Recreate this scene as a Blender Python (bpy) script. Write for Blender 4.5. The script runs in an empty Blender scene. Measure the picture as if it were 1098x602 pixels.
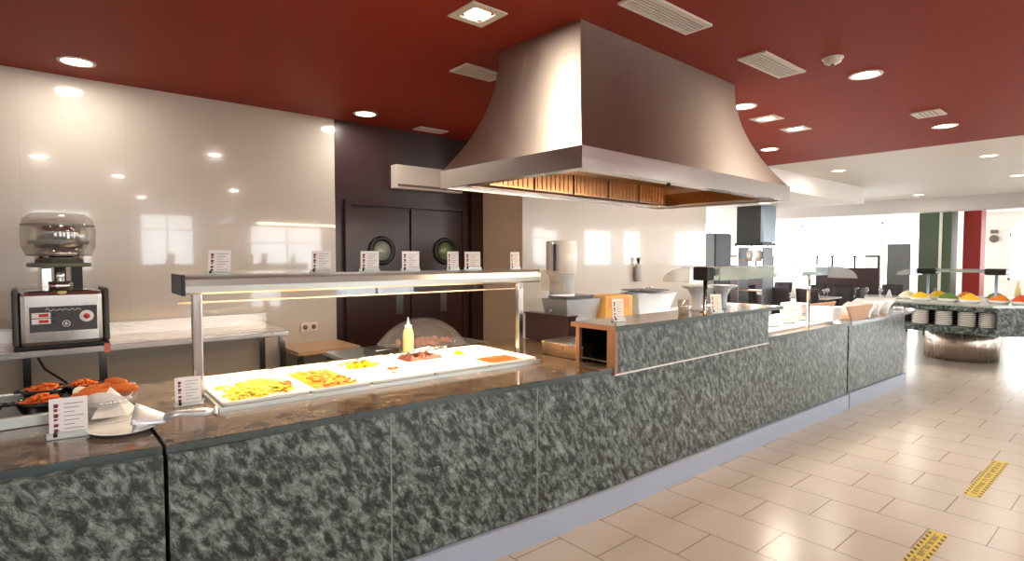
import bpy, bmesh, math, random
from mathutils import Vector, Matrix
random.seed(7)
PI = math.pi
scn = bpy.context.scene
C = scn.collection

# ---------------- camera, world, exposure ----------------
cam = bpy.data.cameras.new('camera'); co = bpy.data.objects.new('camera', cam); C.objects.link(co)
F_PX = 612.5
cam.sensor_fit = 'HORIZONTAL'; cam.sensor_width = 36.0; cam.lens = 36.0 * F_PX / 1098.0
cam.clip_start = 0.05; cam.clip_end = 200
co.location = (0, 0, 1.6)
co.rotation_euler = (PI/2 - math.atan(26/612.5), 0, -(PI/2 - math.atan(716/612.5)))
scn.camera = co
scn.view_settings.view_transform = 'Standard'; scn.view_settings.look = 'None'
scn.view_settings.gamma = 1.0; scn.view_settings.use_curve_mapping = False
scn.view_settings.exposure = 0.08
SKY = 9.0
LAMP = 13.0
w = bpy.data.worlds.new('world'); scn.world = w; w.use_nodes = True
bg = w.node_tree.nodes['Background']; bg.inputs[0].default_value = (0.93, 0.97, 1.0, 1); bg.inputs[1].default_value = SKY

WALL_Y = 5.264; WALL_Y2 = 4.531; CEIL = 2.9; BACK_Y = -7.0; FAR_X = 22.0; DIN_Y = 9.5; LEFT_X = -4.0
T_ = 0.2
WIN_BACK = [(-3.2, -1.6, 1.2, 2.75), (0.1, 1.35, 1.2, 2.75), (2.3, 3.6, 1.2, 2.75), (5.0, 7.2, 0.06, 2.75), (8.8, 10.2, 1.2, 2.75), (11.2, 13.4, 0.06, 2.75), (14.8, 16.2, 1.2, 2.75), (17.7, 19.5, 1.2, 2.75), (20.3, 21.6, 1.2, 2.75)]  # the two floor-length openings are unseen glass doors, added to light the floor
WIN_FAR = [(-5.6, -3.2, 0.3, 2.7), (-1.8, 0.8, 0.3, 2.7), (2.0, 3.3, 0.9, 2.75), (4.5, 6.6, 0.3, 2.75), (7.0, 9.2, 0.3, 2.75)]
WIN_DIN = [(8.4, 10.8, 0.5, 2.55), (11.2, 13.8, 0.5, 2.6), (14.2, 17.4, 0.5, 2.75), (17.9, 21.4, 0.5, 2.75)]
def area(name, loc, direc, sx, sy, power=0, col=(1, 1, 1), portal=False, shape='RECTANGLE', spread=None):
    l = bpy.data.lights.new(name, 'AREA'); l.shape = shape; l.size = sx; l.size_y = sy; l.energy = power; l.color = col
    if portal: l.cycles.is_portal = True
    if spread: l.spread = spread
    o = bpy.data.objects.new(name, l); C.objects.link(o); o.location = loc
    o.rotation_euler = Vector(direc).to_track_quat('-Z', 'Y').to_euler()
    return o
for (a, b, z0, z1) in WIN_BACK: area('daylight_portal', ((a+b)/2, BACK_Y-T_-.02, (z0+z1)/2), (0, 1, 0), b-a, z1-z0, portal=True)
for (a, b, z0, z1) in WIN_FAR: area('daylight_portal', (FAR_X+T_+.02, (a+b)/2, (z0+z1)/2), (-1, 0, 0), b-a, z1-z0, portal=True)
for (a, b, z0, z1) in WIN_DIN: area('daylight_portal', ((a+b)/2, DIN_Y+T_+.02, (z0+z1)/2), (0, -1, 0), b-a, z1-z0, portal=True)

# ---------------- materials ----------------
def lin(c):
    out = []
    for v in c[:3]:
        v = v/255.0
        out.append(v/12.92 if v <= .04045 else ((v+.055)/1.055)**2.4)
    return (*out, 1.0)
def mat(name, col, rough=.5, metal=0, trans=0, emit=0, ecol=None, coat=0, alpha=1, ior=1.45, noise=0, nscale=8, bump=0, bscale=40, spec=None):
    m = bpy.data.materials.new(name); m.use_nodes = True; nt = m.node_tree; b = nt.nodes['Principled BSDF']
    b.inputs['Base Color'].default_value = lin(col); b.inputs['Roughness'].default_value = rough
    b.inputs['Metallic'].default_value = metal; b.inputs['IOR'].default_value = ior
    b.inputs['Transmission Weight'].default_value = trans; b.inputs['Coat Weight'].default_value = coat
    b.inputs['Alpha'].default_value = alpha
    if spec is not None: b.inputs['Specular IOR Level'].default_value = spec
    if emit:
        b.inputs['Emission Color'].default_value = lin(ecol or col); b.inputs['Emission Strength'].default_value = emit
    tc = nt.nodes.new('ShaderNodeTexCoord')
    if noise:
        n = nt.nodes.new('ShaderNodeTexNoise'); n.inputs['Scale'].default_value = nscale; n.inputs['Detail'].default_value = 5
        nt.links.new(tc.outputs['Object'], n.inputs['Vector'])
        mx = nt.nodes.new('ShaderNodeMix'); mx.data_type = 'RGBA'
        c = lin(col); mx.inputs[6].default_value = [max(0, v*(1-noise)) for v in c[:3]]+[1]; mx.inputs[7].default_value = [min(1, v*(1+noise)) for v in c[:3]]+[1]
        nt.links.new(n.outputs['Fac'], mx.inputs[0]); nt.links.new(mx.outputs[2], b.inputs['Base Color'])
    if bump:
        n = nt.nodes.new('ShaderNodeTexNoise'); n.inputs['Scale'].default_value = bscale; n.inputs['Detail'].default_value = 4
        nt.links.new(tc.outputs['Object'], n.inputs['Vector'])
        bp = nt.nodes.new('ShaderNodeBump'); bp.inputs['Strength'].default_value = bump; bp.inputs['Distance'].default_value = .01
        nt.links.new(n.outputs['Fac'], bp.inputs['Height']); nt.links.new(bp.outputs[0], b.inputs['Normal'])
    return m
def ramp(nt, stops):
    r = nt.nodes.new('ShaderNodeValToRGB'); e = r.color_ramp.elements
    while len(e) > 1: e.remove(e[0])
    e[0].position = stops[0][0]; e[0].color = lin(stops[0][1])
    for p, c in stops[1:]:
        x = e.new(p); x.color = lin(c)
    return r
def marble(name, stops, rough, scale=5.0, coat=0.0, vein=(26, 30, 29), vein_amt=.75, tilt=.62):
    m = bpy.data.materials.new(name); m.use_nodes = True; nt = m.node_tree; b = nt.nodes['Principled BSDF']; L = nt.links
    tc = nt.nodes.new('ShaderNodeTexCoord')
    mp0 = nt.nodes.new('ShaderNodeMapping'); mp0.inputs['Rotation'].default_value = (0, tilt, 0)
    mp = nt.nodes.new('ShaderNodeMapping'); mp.inputs['Scale'].default_value = (1.7, 1.3, .85)
    oi = nt.nodes.new('ShaderNodeObjectInfo')
    L.new(tc.outputs['Object'], mp0.inputs[0]); L.new(mp0.outputs[0], mp.inputs[0])
    cx = nt.nodes.new('ShaderNodeCombineXYZ'); mm = nt.nodes.new('ShaderNodeMath'); mm.operation = 'MULTIPLY'; mm.inputs[1].default_value = 9.0
    L.new(oi.outputs['Random'], mm.inputs[0]); L.new(mm.outputs[0], cx.inputs[1]); L.new(cx.outputs[0], mp.inputs['Location'])
    def noise(sc, det, ro, di):
        n = nt.nodes.new('ShaderNodeTexNoise'); n.inputs['Scale'].default_value = sc; n.inputs['Detail'].default_value = det
        n.inputs['Roughness'].default_value = ro; n.inputs['Distortion'].default_value = di; L.new(mp.outputs[0], n.inputs['Vector']); return n
    n2 = noise(scale*2.6, 9, .72, .35)
    r = ramp(nt, stops); L.new(n2.outputs['Fac'], r.inputs[0])
    n3 = noise(scale*2.2, 7, .68, .9)
    sb = nt.nodes.new('ShaderNodeMath'); sb.operation = 'SUBTRACT'; sb.inputs[1].default_value = .5; L.new(n3.outputs['Fac'], sb.inputs[0])
    ab = nt.nodes.new('ShaderNodeMath'); ab.operation = 'ABSOLUTE'; L.new(sb.outputs[0], ab.inputs[0])
    mr = nt.nodes.new('ShaderNodeMapRange'); mr.inputs[1].default_value = 0; mr.inputs[2].default_value = .035; mr.inputs[3].default_value = vein_amt; mr.inputs[4].default_value = 0
    L.new(ab.outputs[0], mr.inputs[0])
    n4 = noise(scale*.9, 3, .5, 0)
    mr2 = nt.nodes.new('ShaderNodeMapRange'); mr2.inputs[1].default_value = .35; mr2.inputs[2].default_value = .6; L.new(n4.outputs['Fac'], mr2.inputs[0])
    mu = nt.nodes.new('ShaderNodeMath'); mu.operation = 'MULTIPLY'; L.new(mr.outputs[0], mu.inputs[0]); L.new(mr2.outputs[0], mu.inputs[1])
    mx = nt.nodes.new('ShaderNodeMix'); mx.data_type = 'RGBA'; L.new(mu.outputs[0], mx.inputs[0]); L.new(r.outputs[0], mx.inputs[6]); mx.inputs[7].default_value = lin(vein)
    L.new(mx.outputs[2], b.inputs['Base Color'])
    b.inputs['Roughness'].default_value = rough; b.inputs['Coat Weight'].default_value = coat
    return m
def tiled(name, col, mortar, bw, rh, rough, mort=.003, var=.04, swap=False, off=.5, loc=(0, 0, 0), wall=False, coat=0, stain=0.0):
    m = bpy.data.materials.new(name); m.use_nodes = True; nt = m.node_tree; b = nt.nodes['Principled BSDF']; L = nt.links
    tc = nt.nodes.new('ShaderNodeTexCoord'); sx = nt.nodes.new('ShaderNodeSeparateXYZ'); cx = nt.nodes.new('ShaderNodeCombineXYZ')
    mp = nt.nodes.new('ShaderNodeMapping'); mp.inputs['Location'].default_value = loc
    L.new(tc.outputs['Object'], mp.inputs[0]); L.new(mp.outputs[0], sx.inputs[0])
    if wall: L.new(sx.outputs[0], cx.inputs[0]); L.new(sx.outputs[2], cx.inputs[1])
    elif swap: L.new(sx.outputs[1], cx.inputs[0]); L.new(sx.outputs[0], cx.inputs[1])
    else: L.new(sx.outputs[0], cx.inputs[0]); L.new(sx.outputs[1], cx.inputs[1])
    br = nt.nodes.new('ShaderNodeTexBrick'); br.offset = off; br.inputs['Scale'].default_value = 1
    br.inputs['Brick Width'].default_value = bw; br.inputs['Row Height'].default_value = rh; br.inputs['Mortar Size'].default_value = mort
    br.inputs['Mortar Smooth'].default_value = .2
    c = lin(col); br.inputs['Color1'].default_value = [v*(1-var) for v in c[:3]]+[1]; br.inputs['Color2'].default_value = [min(1, v*(1+var)) for v in c[:3]]+[1]
    br.inputs['Mortar'].default_value = lin(mortar)
    L.new(cx.outputs[0], br.inputs['Vector'])
    n = nt.nodes.new('ShaderNodeTexNoise'); n.inputs['Scale'].default_value = 3.5; n.inputs['Detail'].default_value = 6
    L.new(tc.outputs['Object'], n.inputs['Vector'])
    hs = nt.nodes.new('ShaderNodeHueSaturation'); mr = nt.nodes.new('ShaderNodeMapRange'); mr.inputs[3].default_value = 1-stain; mr.inputs[4].default_value = 1+stain
    L.new(n.outputs['Fac'], mr.inputs[0]); L.new(mr.outputs[0], hs.inputs['Value']); L.new(br.outputs['Color'], hs.inputs['Color'])
    L.new(hs.outputs[0], b.inputs['Base Color'])
    bp = nt.nodes.new('ShaderNodeBump'); bp.inputs['Strength'].default_value = .25; bp.inputs['Distance'].default_value = .002; bp.invert = True
    L.new(br.outputs['Fac'], bp.inputs['Height']); L.new(bp.outputs[0], b.inputs['Normal'])
    b.inputs['Roughness'].default_value = rough; b.inputs['Coat Weight'].default_value = coat; b.inputs['Coat Roughness'].default_value = .03
    return m
def steel(name, col, rough, streak=.12, axis=2, scale=60, stretch=30):
    m = bpy.data.materials.new(name); m.use_nodes = True; nt = m.node_tree; b = nt.nodes['Principled BSDF']; L = nt.links
    b.inputs['Metallic'].default_value = .78 if name == 'stainless_steel' else 1; b.inputs['Base Color'].default_value = lin(col)
    tc = nt.nodes.new('ShaderNodeTexCoord'); mp = nt.nodes.new('ShaderNodeMapping')
    s = [1, 1, 1]; s[axis] = 1.0/stretch; mp.inputs['Scale'].default_value = s
    n = nt.nodes.new('ShaderNodeTexNoise'); n.inputs['Scale'].default_value = scale; n.inputs['Detail'].default_value = 4
    L.new(tc.outputs['Object'], mp.inputs[0]); L.new(mp.outputs[0], n.inputs['Vector'])
    mr = nt.nodes.new('ShaderNodeMapRange'); mr.inputs[3].default_value = max(.02, rough-streak); mr.inputs[4].default_value = rough+streak
    L.new(n.outputs['Fac'], mr.inputs[0]); L.new(mr.outputs[0], b.inputs['Roughness'])
    return m
def thin_glass(name, tint=(255, 255, 255), refl=.08, clear=.9, rough=.02):
    m = bpy.data.materials.new(name); m.use_nodes = True; nt = m.node_tree; L = nt.links
    for n in list(nt.nodes):
        if n.type == 'BSDF_PRINCIPLED': nt.nodes.remove(n)
    out = [n for n in nt.nodes if n.type == 'OUTPUT_MATERIAL'][0]
    t = nt.nodes.new('ShaderNodeBsdfTransparent'); t.inputs[0].default_value = lin(tint)
    g = nt.nodes.new('ShaderNodeBsdfGlossy'); g.inputs['Roughness'].default_value = rough
    d = nt.nodes.new('ShaderNodeBsdfDiffuse'); d.inputs[0].default_value = lin((235, 235, 232))
    m1 = nt.nodes.new('ShaderNodeMixShader'); m2 = nt.nodes.new('ShaderNodeMixShader')
    m1.inputs[0].default_value = 1-clear; L.new(t.outputs[0], m1.inputs[1]); L.new(d.outputs[0], m1.inputs[2])
    m2.inputs[0].default_value = refl; L.new(m1.outputs[0], m2.inputs[1]); L.new(g.outputs[0], m2.inputs[2])
    L.new(m2.outputs[0], out.inputs[0])
    return m

M = {}
M['floor'] = tiled('floor_tile', (196, 186, 172), (136, 120, 106), .53, .345, .24, mort=.0035, var=.03, swap=True, loc=(-.205+.345*0, -.115, 0), stain=.05, coat=0)
M['walltile'] = tiled('wall_tile', (206, 198, 186), (198, 189, 177), .62, .62, .12, mort=.002, var=.006, wall=True, off=0, coat=.8)
M['marble'] = marble('green_marble', [(.38, (30, 37, 35)), (.45, (54, 64, 61)), (.50, (88, 101, 96)), (.54, (116, 129, 123)), (.59, (134, 146, 140)), (.68, (172, 181, 175))], .30, 7.0, .1, vein_amt=.9)
M['granite'] = marble('worktop_granite', [(.38, (34, 26, 20)), (.45, (70, 56, 42)), (.51, (124, 102, 78)), (.56, (88, 72, 56)), (.66, (168, 142, 110))], .15, 3.4, .1, vein=(44, 34, 28), vein_amt=.6)
M['seam'] = mat('joint_filler', (140, 148, 142), .5)
M['edge'] = mat('granite_edge', (76, 88, 88), .2, noise=.3, nscale=30)
M['red'] = mat('red_ceiling_paint', (138, 46, 26), .6, spec=.2, noise=.06, nscale=2)
M['whiteceil'] = mat('white_ceiling_paint', (226, 218, 210), .6)
M['whitewall'] = mat('white_wall_paint', (236, 232, 226), .6)
M['beam'] = mat('grey_beam_paint', (196, 188, 182), .6)
M['taupe'] = mat('taupe_wall', (206, 178, 150), .45, noise=.04)
M['darkdoor'] = mat('dark_wood_laminate', (56, 34, 32), .28, noise=.12, nscale=5)
M['darkpanel'] = mat('dark_panel', (60, 42, 42), .32, noise=.1, nscale=4)
M['kick'] = mat('brushed_aluminium_plinth', (172, 184, 202), .36, metal=.0, noise=.05, nscale=3)
M['hood'] = steel('hood_steel', (176, 162, 148), .42, .08, 2, 26, 26)
M['hoodband'] = steel('hood_band_steel', (196, 190, 186), .22, .07, 0, 20, 20)
M['hoodin'] = steel('hood_inner_steel', (190, 160, 130), .30, .08, 0, 20, 10)
M['steel'] = steel('stainless_steel', (214, 222, 218), .30, .06, 0, 30, 20)
M['steeltable'] = steel('worktable_steel', (206, 200, 194), .28, .08, 0, 24, 20)
M['contsteel'] = steel('container_steel', (228, 234, 240), .45, .06, 0, 20, 10)
M['steelv'] = steel('stainless_steel_upright', (205, 200, 196), .18, .06, 2, 40, 20)
M['mirror'] = mat('polished_steel', (214, 212, 210), .08, metal=1)
M['dsteel'] = mat('dark_steel', (120, 118, 116), .3, metal=1)
M['black'] = mat('black_plastic', (16, 15, 15), .35)
M['blackcer'] = mat('black_glazed_ceramic', (18, 16, 16), .18, coat=.4)
M['white'] = mat('white_porcelain', (240, 238, 232), .15, coat=.4)
M['card'] = mat('white_card', (240, 238, 236), .5)
M['paper'] = mat('white_paper_napkin', (236, 230, 224), .8, bump=.2, bscale=30)
M['ink'] = mat('grey_print', (150, 140, 145), .6)
M['redink'] = mat('maroon_print', (120, 40, 60), .6)
M['grill'] = mat('white_vent_metal', (224, 214, 204), .4)
M['slot'] = mat('vent_shadow_gap', (120, 104, 92), .7)
M['lampglass'] = mat('downlight_lens', (255, 244, 226), .3, emit=14, ecol=(255, 240, 218))
M['lampglass2'] = mat('heat_lamp_tube', (255, 210, 150), .3, emit=10, ecol=(255, 205, 140))
M['window'] = thin_glass('window_glass', refl=.05, clear=1.0)
M['acrylic'] = thin_glass('clear_acrylic', (238, 236, 232), .10, .78, .05)
M['domeac'] = thin_glass('frosted_dome_plastic', (236, 230, 226), .12, .86, .10)
M['glass'] = thin_glass('drinking_glass', (240, 242, 242), .18, .86, .03)
M['smoke'] = thin_glass('smoky_cover', (226, 222, 216), .14, .92, .04)
M['green'] = mat('green_column_paint', (78, 92, 70), .5)
M['redcol'] = mat('red_column_paint', (160, 44, 38), .5)
M['bluegrey'] = mat('blue_grey_metal', (120, 130, 138), .3, metal=.6)
M['greypart'] = mat('grey_partition_board', (112, 114, 112), .5)
M['frame'] = mat('white_window_frame', (230, 230, 228), .4)
M['yellow'] = mat('yellow_tape', (214, 186, 44), .35)
M['darktape'] = mat('black_tape_print', (58, 46, 22), .4)
M['oliveink'] = mat('tape_lettering', (140, 118, 40), .4)
M['pasta'] = mat('yellow_pasta', (236, 214, 70), .4, noise=.2, nscale=40)
M['orangefood'] = mat('orange_stew', (226, 128, 30), .35, noise=.3, nscale=50, bump=.3)
M['redfood'] = mat('red_orange_sauce', (216, 84, 30), .3, noise=.3, nscale=60, bump=.3)
M['yelveg'] = mat('yellow_vegetables', (232, 190, 20), .4, noise=.25, nscale=60)
M['palefood'] = mat('pale_cream_food', (238, 230, 190), .4, noise=.1, nscale=40)
M['meat'] = mat('dark_roast_meat', (96, 50, 30), .45, noise=.4, nscale=40, bump=.4)
M['pink'] = mat('pink_cured_meat', (214, 140, 120), .45, noise=.3, nscale=25)
M['fried'] = mat('orange_fried_crust', (206, 104, 34), .55, noise=.25, nscale=50, bump=.4)
M['carrot'] = mat('grated_carrot', (226, 112, 36), .5, noise=.25, nscale=80)
M['wood'] = mat('pale_wood', (206, 164, 126), .5, noise=.12, nscale=12)
M['brownwood'] = mat('warm_brown_trim', (160, 118, 88), .3, metal=.2, noise=.1, nscale=10)
M['orangebox'] = mat('yellow_orange_card', (244, 196, 116), .6)
M['bluewhite'] = mat('bluish_white_plastic', (214, 222, 230), .35)
M['tan'] = mat('tan_board', (196, 160, 124), .4)
M['chair'] = mat('dark_chair_upholstery', (52, 44, 48), .6)
M['grey'] = mat('mid_grey_metal', (110, 112, 114), .4, metal=.5)
M['redbtn'] = mat('red_button', (190, 50, 40), .35)
M['reddisp'] = mat('red_display', (150, 30, 34), .3, emit=.25, ecol=(200, 30, 30))
M['panel'] = mat('charcoal_control_panel', (66, 64, 66), .35)
M['oil'] = mat('pale_oil_bottle_plastic', (226, 216, 150), .3, coat=.2)
M['leaf'] = mat('green_salad', (96, 130, 50), .5, noise=.4, nscale=60)
M['greenglass'] = thin_glass('greenish_glass', (206, 222, 208), .16, .72, .04)
M['bluegl'] = thin_glass('bluish_glass', (200, 216, 232), .2, .62, .06)

# ---------------- mesh helpers ----------------
class MB:
    def __init__(s): s.bm = bmesh.new(); s.mi = 0
    def _add(s, verts, faces, mtx=None, smooth=False):
        vs = [s.bm.verts.new((mtx @ Vector(v)) if mtx else v) for v in verts]
        for f in faces:
            try:
                fc = s.bm.faces.new([vs[i] for i in f]); fc.smooth = smooth; fc.material_index = s.mi
            except ValueError: pass
    def box(s, x0, x1, y0, y1, z0, z1, mtx=None, bev=0):
        b = bmesh.new(); bmesh.ops.create_cube(b, size=1)
        for v in b.verts: v.co = Vector(((x0+x1)/2+v.co.x*(x1-x0), (y0+y1)/2+v.co.y*(y1-y0), (z0+z1)/2+v.co.z*(z1-z0)))
        if bev: bmesh.ops.bevel(b, geom=b.edges[:], offset=bev, segments=2, affect='EDGES', profile=.5)
        b.verts.index_update()
        s._add([v.co.copy() for v in b.verts], [[v.index for v in f.verts] for f in b.faces], mtx, False); b.free(); return s
    def prism(s, pts, z0, z1, mtx=None, smooth=False):
        n = len(pts); vs = [(p[0], p[1], z0) for p in pts]+[(p[0], p[1], z1) for p in pts]
        fs = [list(range(n))[::-1], list(range(n, 2*n))]
        s._add(vs, fs, mtx, False) if False else None
        s._add(vs, fs+[[i, (i+1) % n, n+(i+1) % n, n+i] for i in range(n)], mtx, smooth); return s
    def lathe(s, prof, seg=32, mtx=None, sx=1, sy=1, smooth=True):
        vs = []; fs = []
        for r, z in prof:
            for k in range(seg):
                a = 2*PI*k/seg; vs.append((r*math.cos(a)*sx, r*math.sin(a)*sy, z))
        for i in range(len(prof)-1):
            for k in range(seg):
                a = i*seg+k; b = i*seg+(k+1) % seg; fs.append([a, b, b+seg, a+seg])
        closed = prof[0] == prof[-1]
        if prof[0][0] > 1e-6 and not closed: fs.append(list(range(seg))[::-1])
        if prof[-1][0] > 1e-6 and not closed: fs.append([(len(prof)-1)*seg+k for k in range(seg)])
        s._add(vs, fs, mtx, smooth); return s
    def cyl(s, c, r, z0, z1, seg=24): return s.lathe([(r, z0), (r, z1)], seg, Matrix.Translation((c[0], c[1], 0)))
    def tube(s, pts, r, seg=8, rads=None, flat=1.0):
        pts = [Vector(p) for p in pts]; vs = []; fs = []
        for i, p in enumerate(pts):
            d = (pts[min(i+1, len(pts)-1)]-pts[max(i-1, 0)]).normalized()
            u = d.cross(Vector((0, 0, 1)));
            if u.length < .05: u = d.cross(Vector((0, 1, 0)))
            u.normalize(); v = u.cross(d)
            rr = rads[i] if rads else r
            for k in range(seg):
                a = 2*PI*k/seg; vs.append(p+u*math.cos(a)*rr+v*math.sin(a)*rr*flat)
        for i in range(len(pts)-1):
            for k in range(seg):
                a = i*seg+k; b = i*seg+(k+1) % seg; fs.append([a, b, b+seg, a+seg])
        fs.append(list(range(seg))[::-1]); fs.append([(len(pts)-1)*seg+k for k in range(seg)])
        s._add(vs, fs, None, True); return s
    def sheet(s, rows, th=0, smooth=True):
        n = len(rows); m = len(rows[0]); vs = [Vector(p) for r in rows for p in r]
        fs = [[i*m+j, i*m+j+1, (i+1)*m+j+1, (i+1)*m+j] for i in range(n-1) for j in range(m-1)]
        s._add(vs, fs, None, smooth); return s
    def build(s, name, mats, parent=None, loc=None, rz=0, autos=False):
        bmesh.ops.recalc_face_normals(s.bm, faces=s.bm.faces[:])
        me = bpy.data.meshes.new(name); s.bm.to_mesh(me); s.bm.free()
        for m in (mats if isinstance(mats, (list, tuple)) else [mats]): me.materials.append(M[m] if isinstance(m, str) else m)
        if autos:
            try: me.set_sharp_from_angle(angle=math.radians(35))
            except Exception: pass
        o = bpy.data.objects.new(name, me); C.objects.link(o)
        if parent: o.parent = parent
        if loc: o.location = loc
        if rz: o.rotation_euler.z = rz
        return o
def tag(o, label, cat, group=None, kind=None):
    o['label'] = label; o['category'] = cat
    if group: o['group'] = group
    if kind: o['kind'] = kind
    return o
def struct(o): o['kind'] = 'structure'; return o
def empty(name, loc=(0, 0, 0), rz=0, label=None, cat=None, group=None):
    o = bpy.data.objects.new(name, None); C.objects.link(o); o.location = loc; o.rotation_euler.z = rz; o.empty_display_size = .05
    if label: tag(o, label, cat, group)
    return o
def copy_tree(o, parent=None):
    c = o.copy(); C.objects.link(c)
    if parent: c.parent = parent
    for ch in [x for x in bpy.data.objects if x.parent == o]: copy_tree(ch, c)
    return c
def place(proto, used, loc, rz=0, label=None, group=None):
    o = copy_tree(proto) if used[0] else proto
    used[0] = True
    o.location = loc; o.rotation_euler.z = rz
    if label: o['label'] = label
    if group: o['group'] = group
    return o
def solid(o, th, off=-1):
    md = o.modifiers.new('solid', 'SOLIDIFY'); md.thickness = th; md.offset = off; return o
Tr = Matrix.Translation

# ---------------- structure ----------------
struct(MB().box(LEFT_X-T_, FAR_X+T_, BACK_Y-T_, DIN_Y+T_, -.2, 0).build('floor', 'floor'))
struct(MB().box(LEFT_X-T_, 8.2, BACK_Y-T_, 5.6, CEIL, CEIL+.2).build('ceiling', 'red'))
struct(MB().box(8.2, FAR_X+T_, BACK_Y-T_, DIN_Y+T_, CEIL, CEIL+.2).build('ceiling', 'whiteceil'))
struct(MB().box(8.2, 12.2, 3.95, DIN_Y, 2.60, CEIL).build('trim_1', 'whiteceil'))
struct(MB().box(15.4, 15.9, BACK_Y, DIN_Y, 2.60, CEIL).build('trim_2', 'beam'))
def wall_openings(axis, pos0, pos1, a0, a1, wins):
    """wall slab between pos0 and pos1 on its normal axis, running a0..a1, with rectangular openings"""
    m = MB(); cur = a0
    def bx(a, b, z0, z1):
        if b-a < 1e-4 or z1-z0 < 1e-4: return
        if axis == 'y': m.box(a, b, pos0, pos1, z0, z1)
        else: m.box(pos0, pos1, a, b, z0, z1)
    for (a, b, z0, z1) in sorted(wins):
        bx(cur, a, 0, CEIL); bx(a, b, 0, z0); bx(a, b, z1, CEIL); cur = b
    bx(cur, a1, 0, CEIL)
    return m
struct(wall_openings('y', BACK_Y-T_, BACK_Y, LEFT_X-T_, FAR_X+T_, WIN_BACK).build('wall_back', 'whitewall'))
struct(wall_openings('x', FAR_X, FAR_X+T_, BACK_Y, DIN_Y, WIN_FAR).build('wall_far', 'whitewall'))
struct(wall_openings('y', DIN_Y, DIN_Y+T_, 7.9, FAR_X+T_, WIN_DIN).build('wall_dining', 'whitewall'))
struct(MB().box(LEFT_X-T_, LEFT_X, BACK_Y, WALL_Y, 0, CEIL).build('wall_left', 'whitewall'))
struct(MB().box(LEFT_X-T_, 2.279, WALL_Y, WALL_Y+.2, 0, CEIL).build('wall_kitchen', 'walltile'))
struct(MB().box(2.279, 4.02, WALL_Y+.004, WALL_Y+.2, 0, CEIL).build('wall_service', 'darkpanel'))
struct(MB().box(4.02, 4.03, WALL_Y2, WALL_Y+.2, 0, CEIL).build('wall_return', 'taupe'))
struct(MB().box(4.03, 7.615, WALL_Y2, WALL_Y2+.12, 0, CEIL).build('wall_right', 'walltile'))
struct(MB().box(7.6, 7.72, WALL_Y2+.12, DIN_Y+T_, 0, CEIL).build('wall_end', 'whitewall'))
def yz_prism(pts, x0, x1): return MB().prism(pts, x0, x1, Matrix(((0, 0, 1, 0), (1, 0, 0, 0), (0, 1, 0, 0), (0, 0, 0, 1))))
_arc = [(2.65-.65*math.cos(PI*k/24), 2.10+.65*math.sin(PI*k/24)) for k in range(25)]
struct(yz_prism(_arc[:13]+[(2.0, 2.76)], FAR_X-.01, FAR_X+.07).build('trim_5', 'whitewall'))
struct(yz_prism(_arc[12:]+[(3.3, 2.76)], FAR_X-.01, FAR_X+.07).build('trim_6', 'whitewall'))
wn = 0
def window(axis, pos, a, b, z0, z1, n=2, transom=True):
    global wn; wn += 1
    f = MB(); t = .035
    def bx(u0, u1, w0, w1):
        if axis == 'y': f.box(u0, u1, pos-.03, pos+.03, w0, w1)
        else: f.box(pos-.03, pos+.03, u0, u1, w0, w1)
    bx(a, b, z0, z0+t*1.6); bx(a, b, z1-t*1.6, z1); bx(a, a+t*1.6, z0, z1); bx(b-t*1.6, b, z0, z1)
    for k in range(1, n): bx(a+(b-a)*k/n-t/2, a+(b-a)*k/n+t/2, z0, z1)
    if transom: bx(a, b, z0+(z1-z0)*.72-t/2, z0+(z1-z0)*.72+t/2)
    fr = f.build('window_%d' % wn, 'frame'); struct(fr)
    p = MB()
    if axis == 'y': p.box(a+.02, b-.02, pos-.004, pos+.004, z0+.02, z1-.02)
    else: p.box(pos-.004, pos+.004, a+.02, b-.02, z0+.02, z1-.02)
    p.build('window_pane', 'window', fr)
for q in WIN_BACK: window('y', BACK_Y-.1, *q)
for q in WIN_FAR: window('x', FAR_X+.1, *q)
for q in WIN_DIN: window('y', DIN_Y+.1, *q, n=3)
# service double door on the dark wall
dn = 0
for (x0, x1, px_, hinge) in ((2.42, 3.07, 2.745, -1), (3.09, 3.74, 3.505, 1)):
    dn += 1
    m = MB().box(x0, x1, WALL_Y-.035, WALL_Y-.003, 0.01, 2.09, bev=.004)
    d = struct(m.build('door_%d' % dn, 'darkdoor'))
    ring = MB().lathe([(.095, 0), (.140, 0), (.148, .012), (.140, .028), (.100, .022), (.095, 0)], 40, Tr((px_, WALL_Y-.035, 1.655)) @ Matrix.Rotation(PI/2, 4, 'X'))
    ring.build('porthole_ring', 'black', d)
    MB().lathe([(0, 0), (.098, 0), (.098, .008), (0, .008)], 40, Tr((px_, WALL_Y-.036, 1.655)) @ Matrix.Rotation(PI/2, 4, 'X')).build('porthole_glass', mat('porthole_pane_%d' % dn, (150, 154, 140) if dn == 1 else (110, 124, 84), .06, coat=.6), d)
    MB().box(px_-.06 if dn == 2 else px_+.16, (px_-.06 if dn == 2 else px_+.16)+.08, WALL_Y-.04, WALL_Y-.034, 1.0, 1.2).build('push_plate', 'dsteel', d)
m = MB().box(2.36, 2.42, WALL_Y-.05, WALL_Y, 0, 2.15).box(3.74, 3.80, WALL_Y-.05, WALL_Y, 0, 2.15).box(2.42, 3.74, WALL_Y-.05, WALL_Y, 2.10, 2.15)
struct(m.build('trim_3', 'darkdoor'))
struct(MB().box(3.86, 4.015, WALL_Y-.06, WALL_Y, 0, CEIL).build('trim_4', 'darkdoor'))
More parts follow.
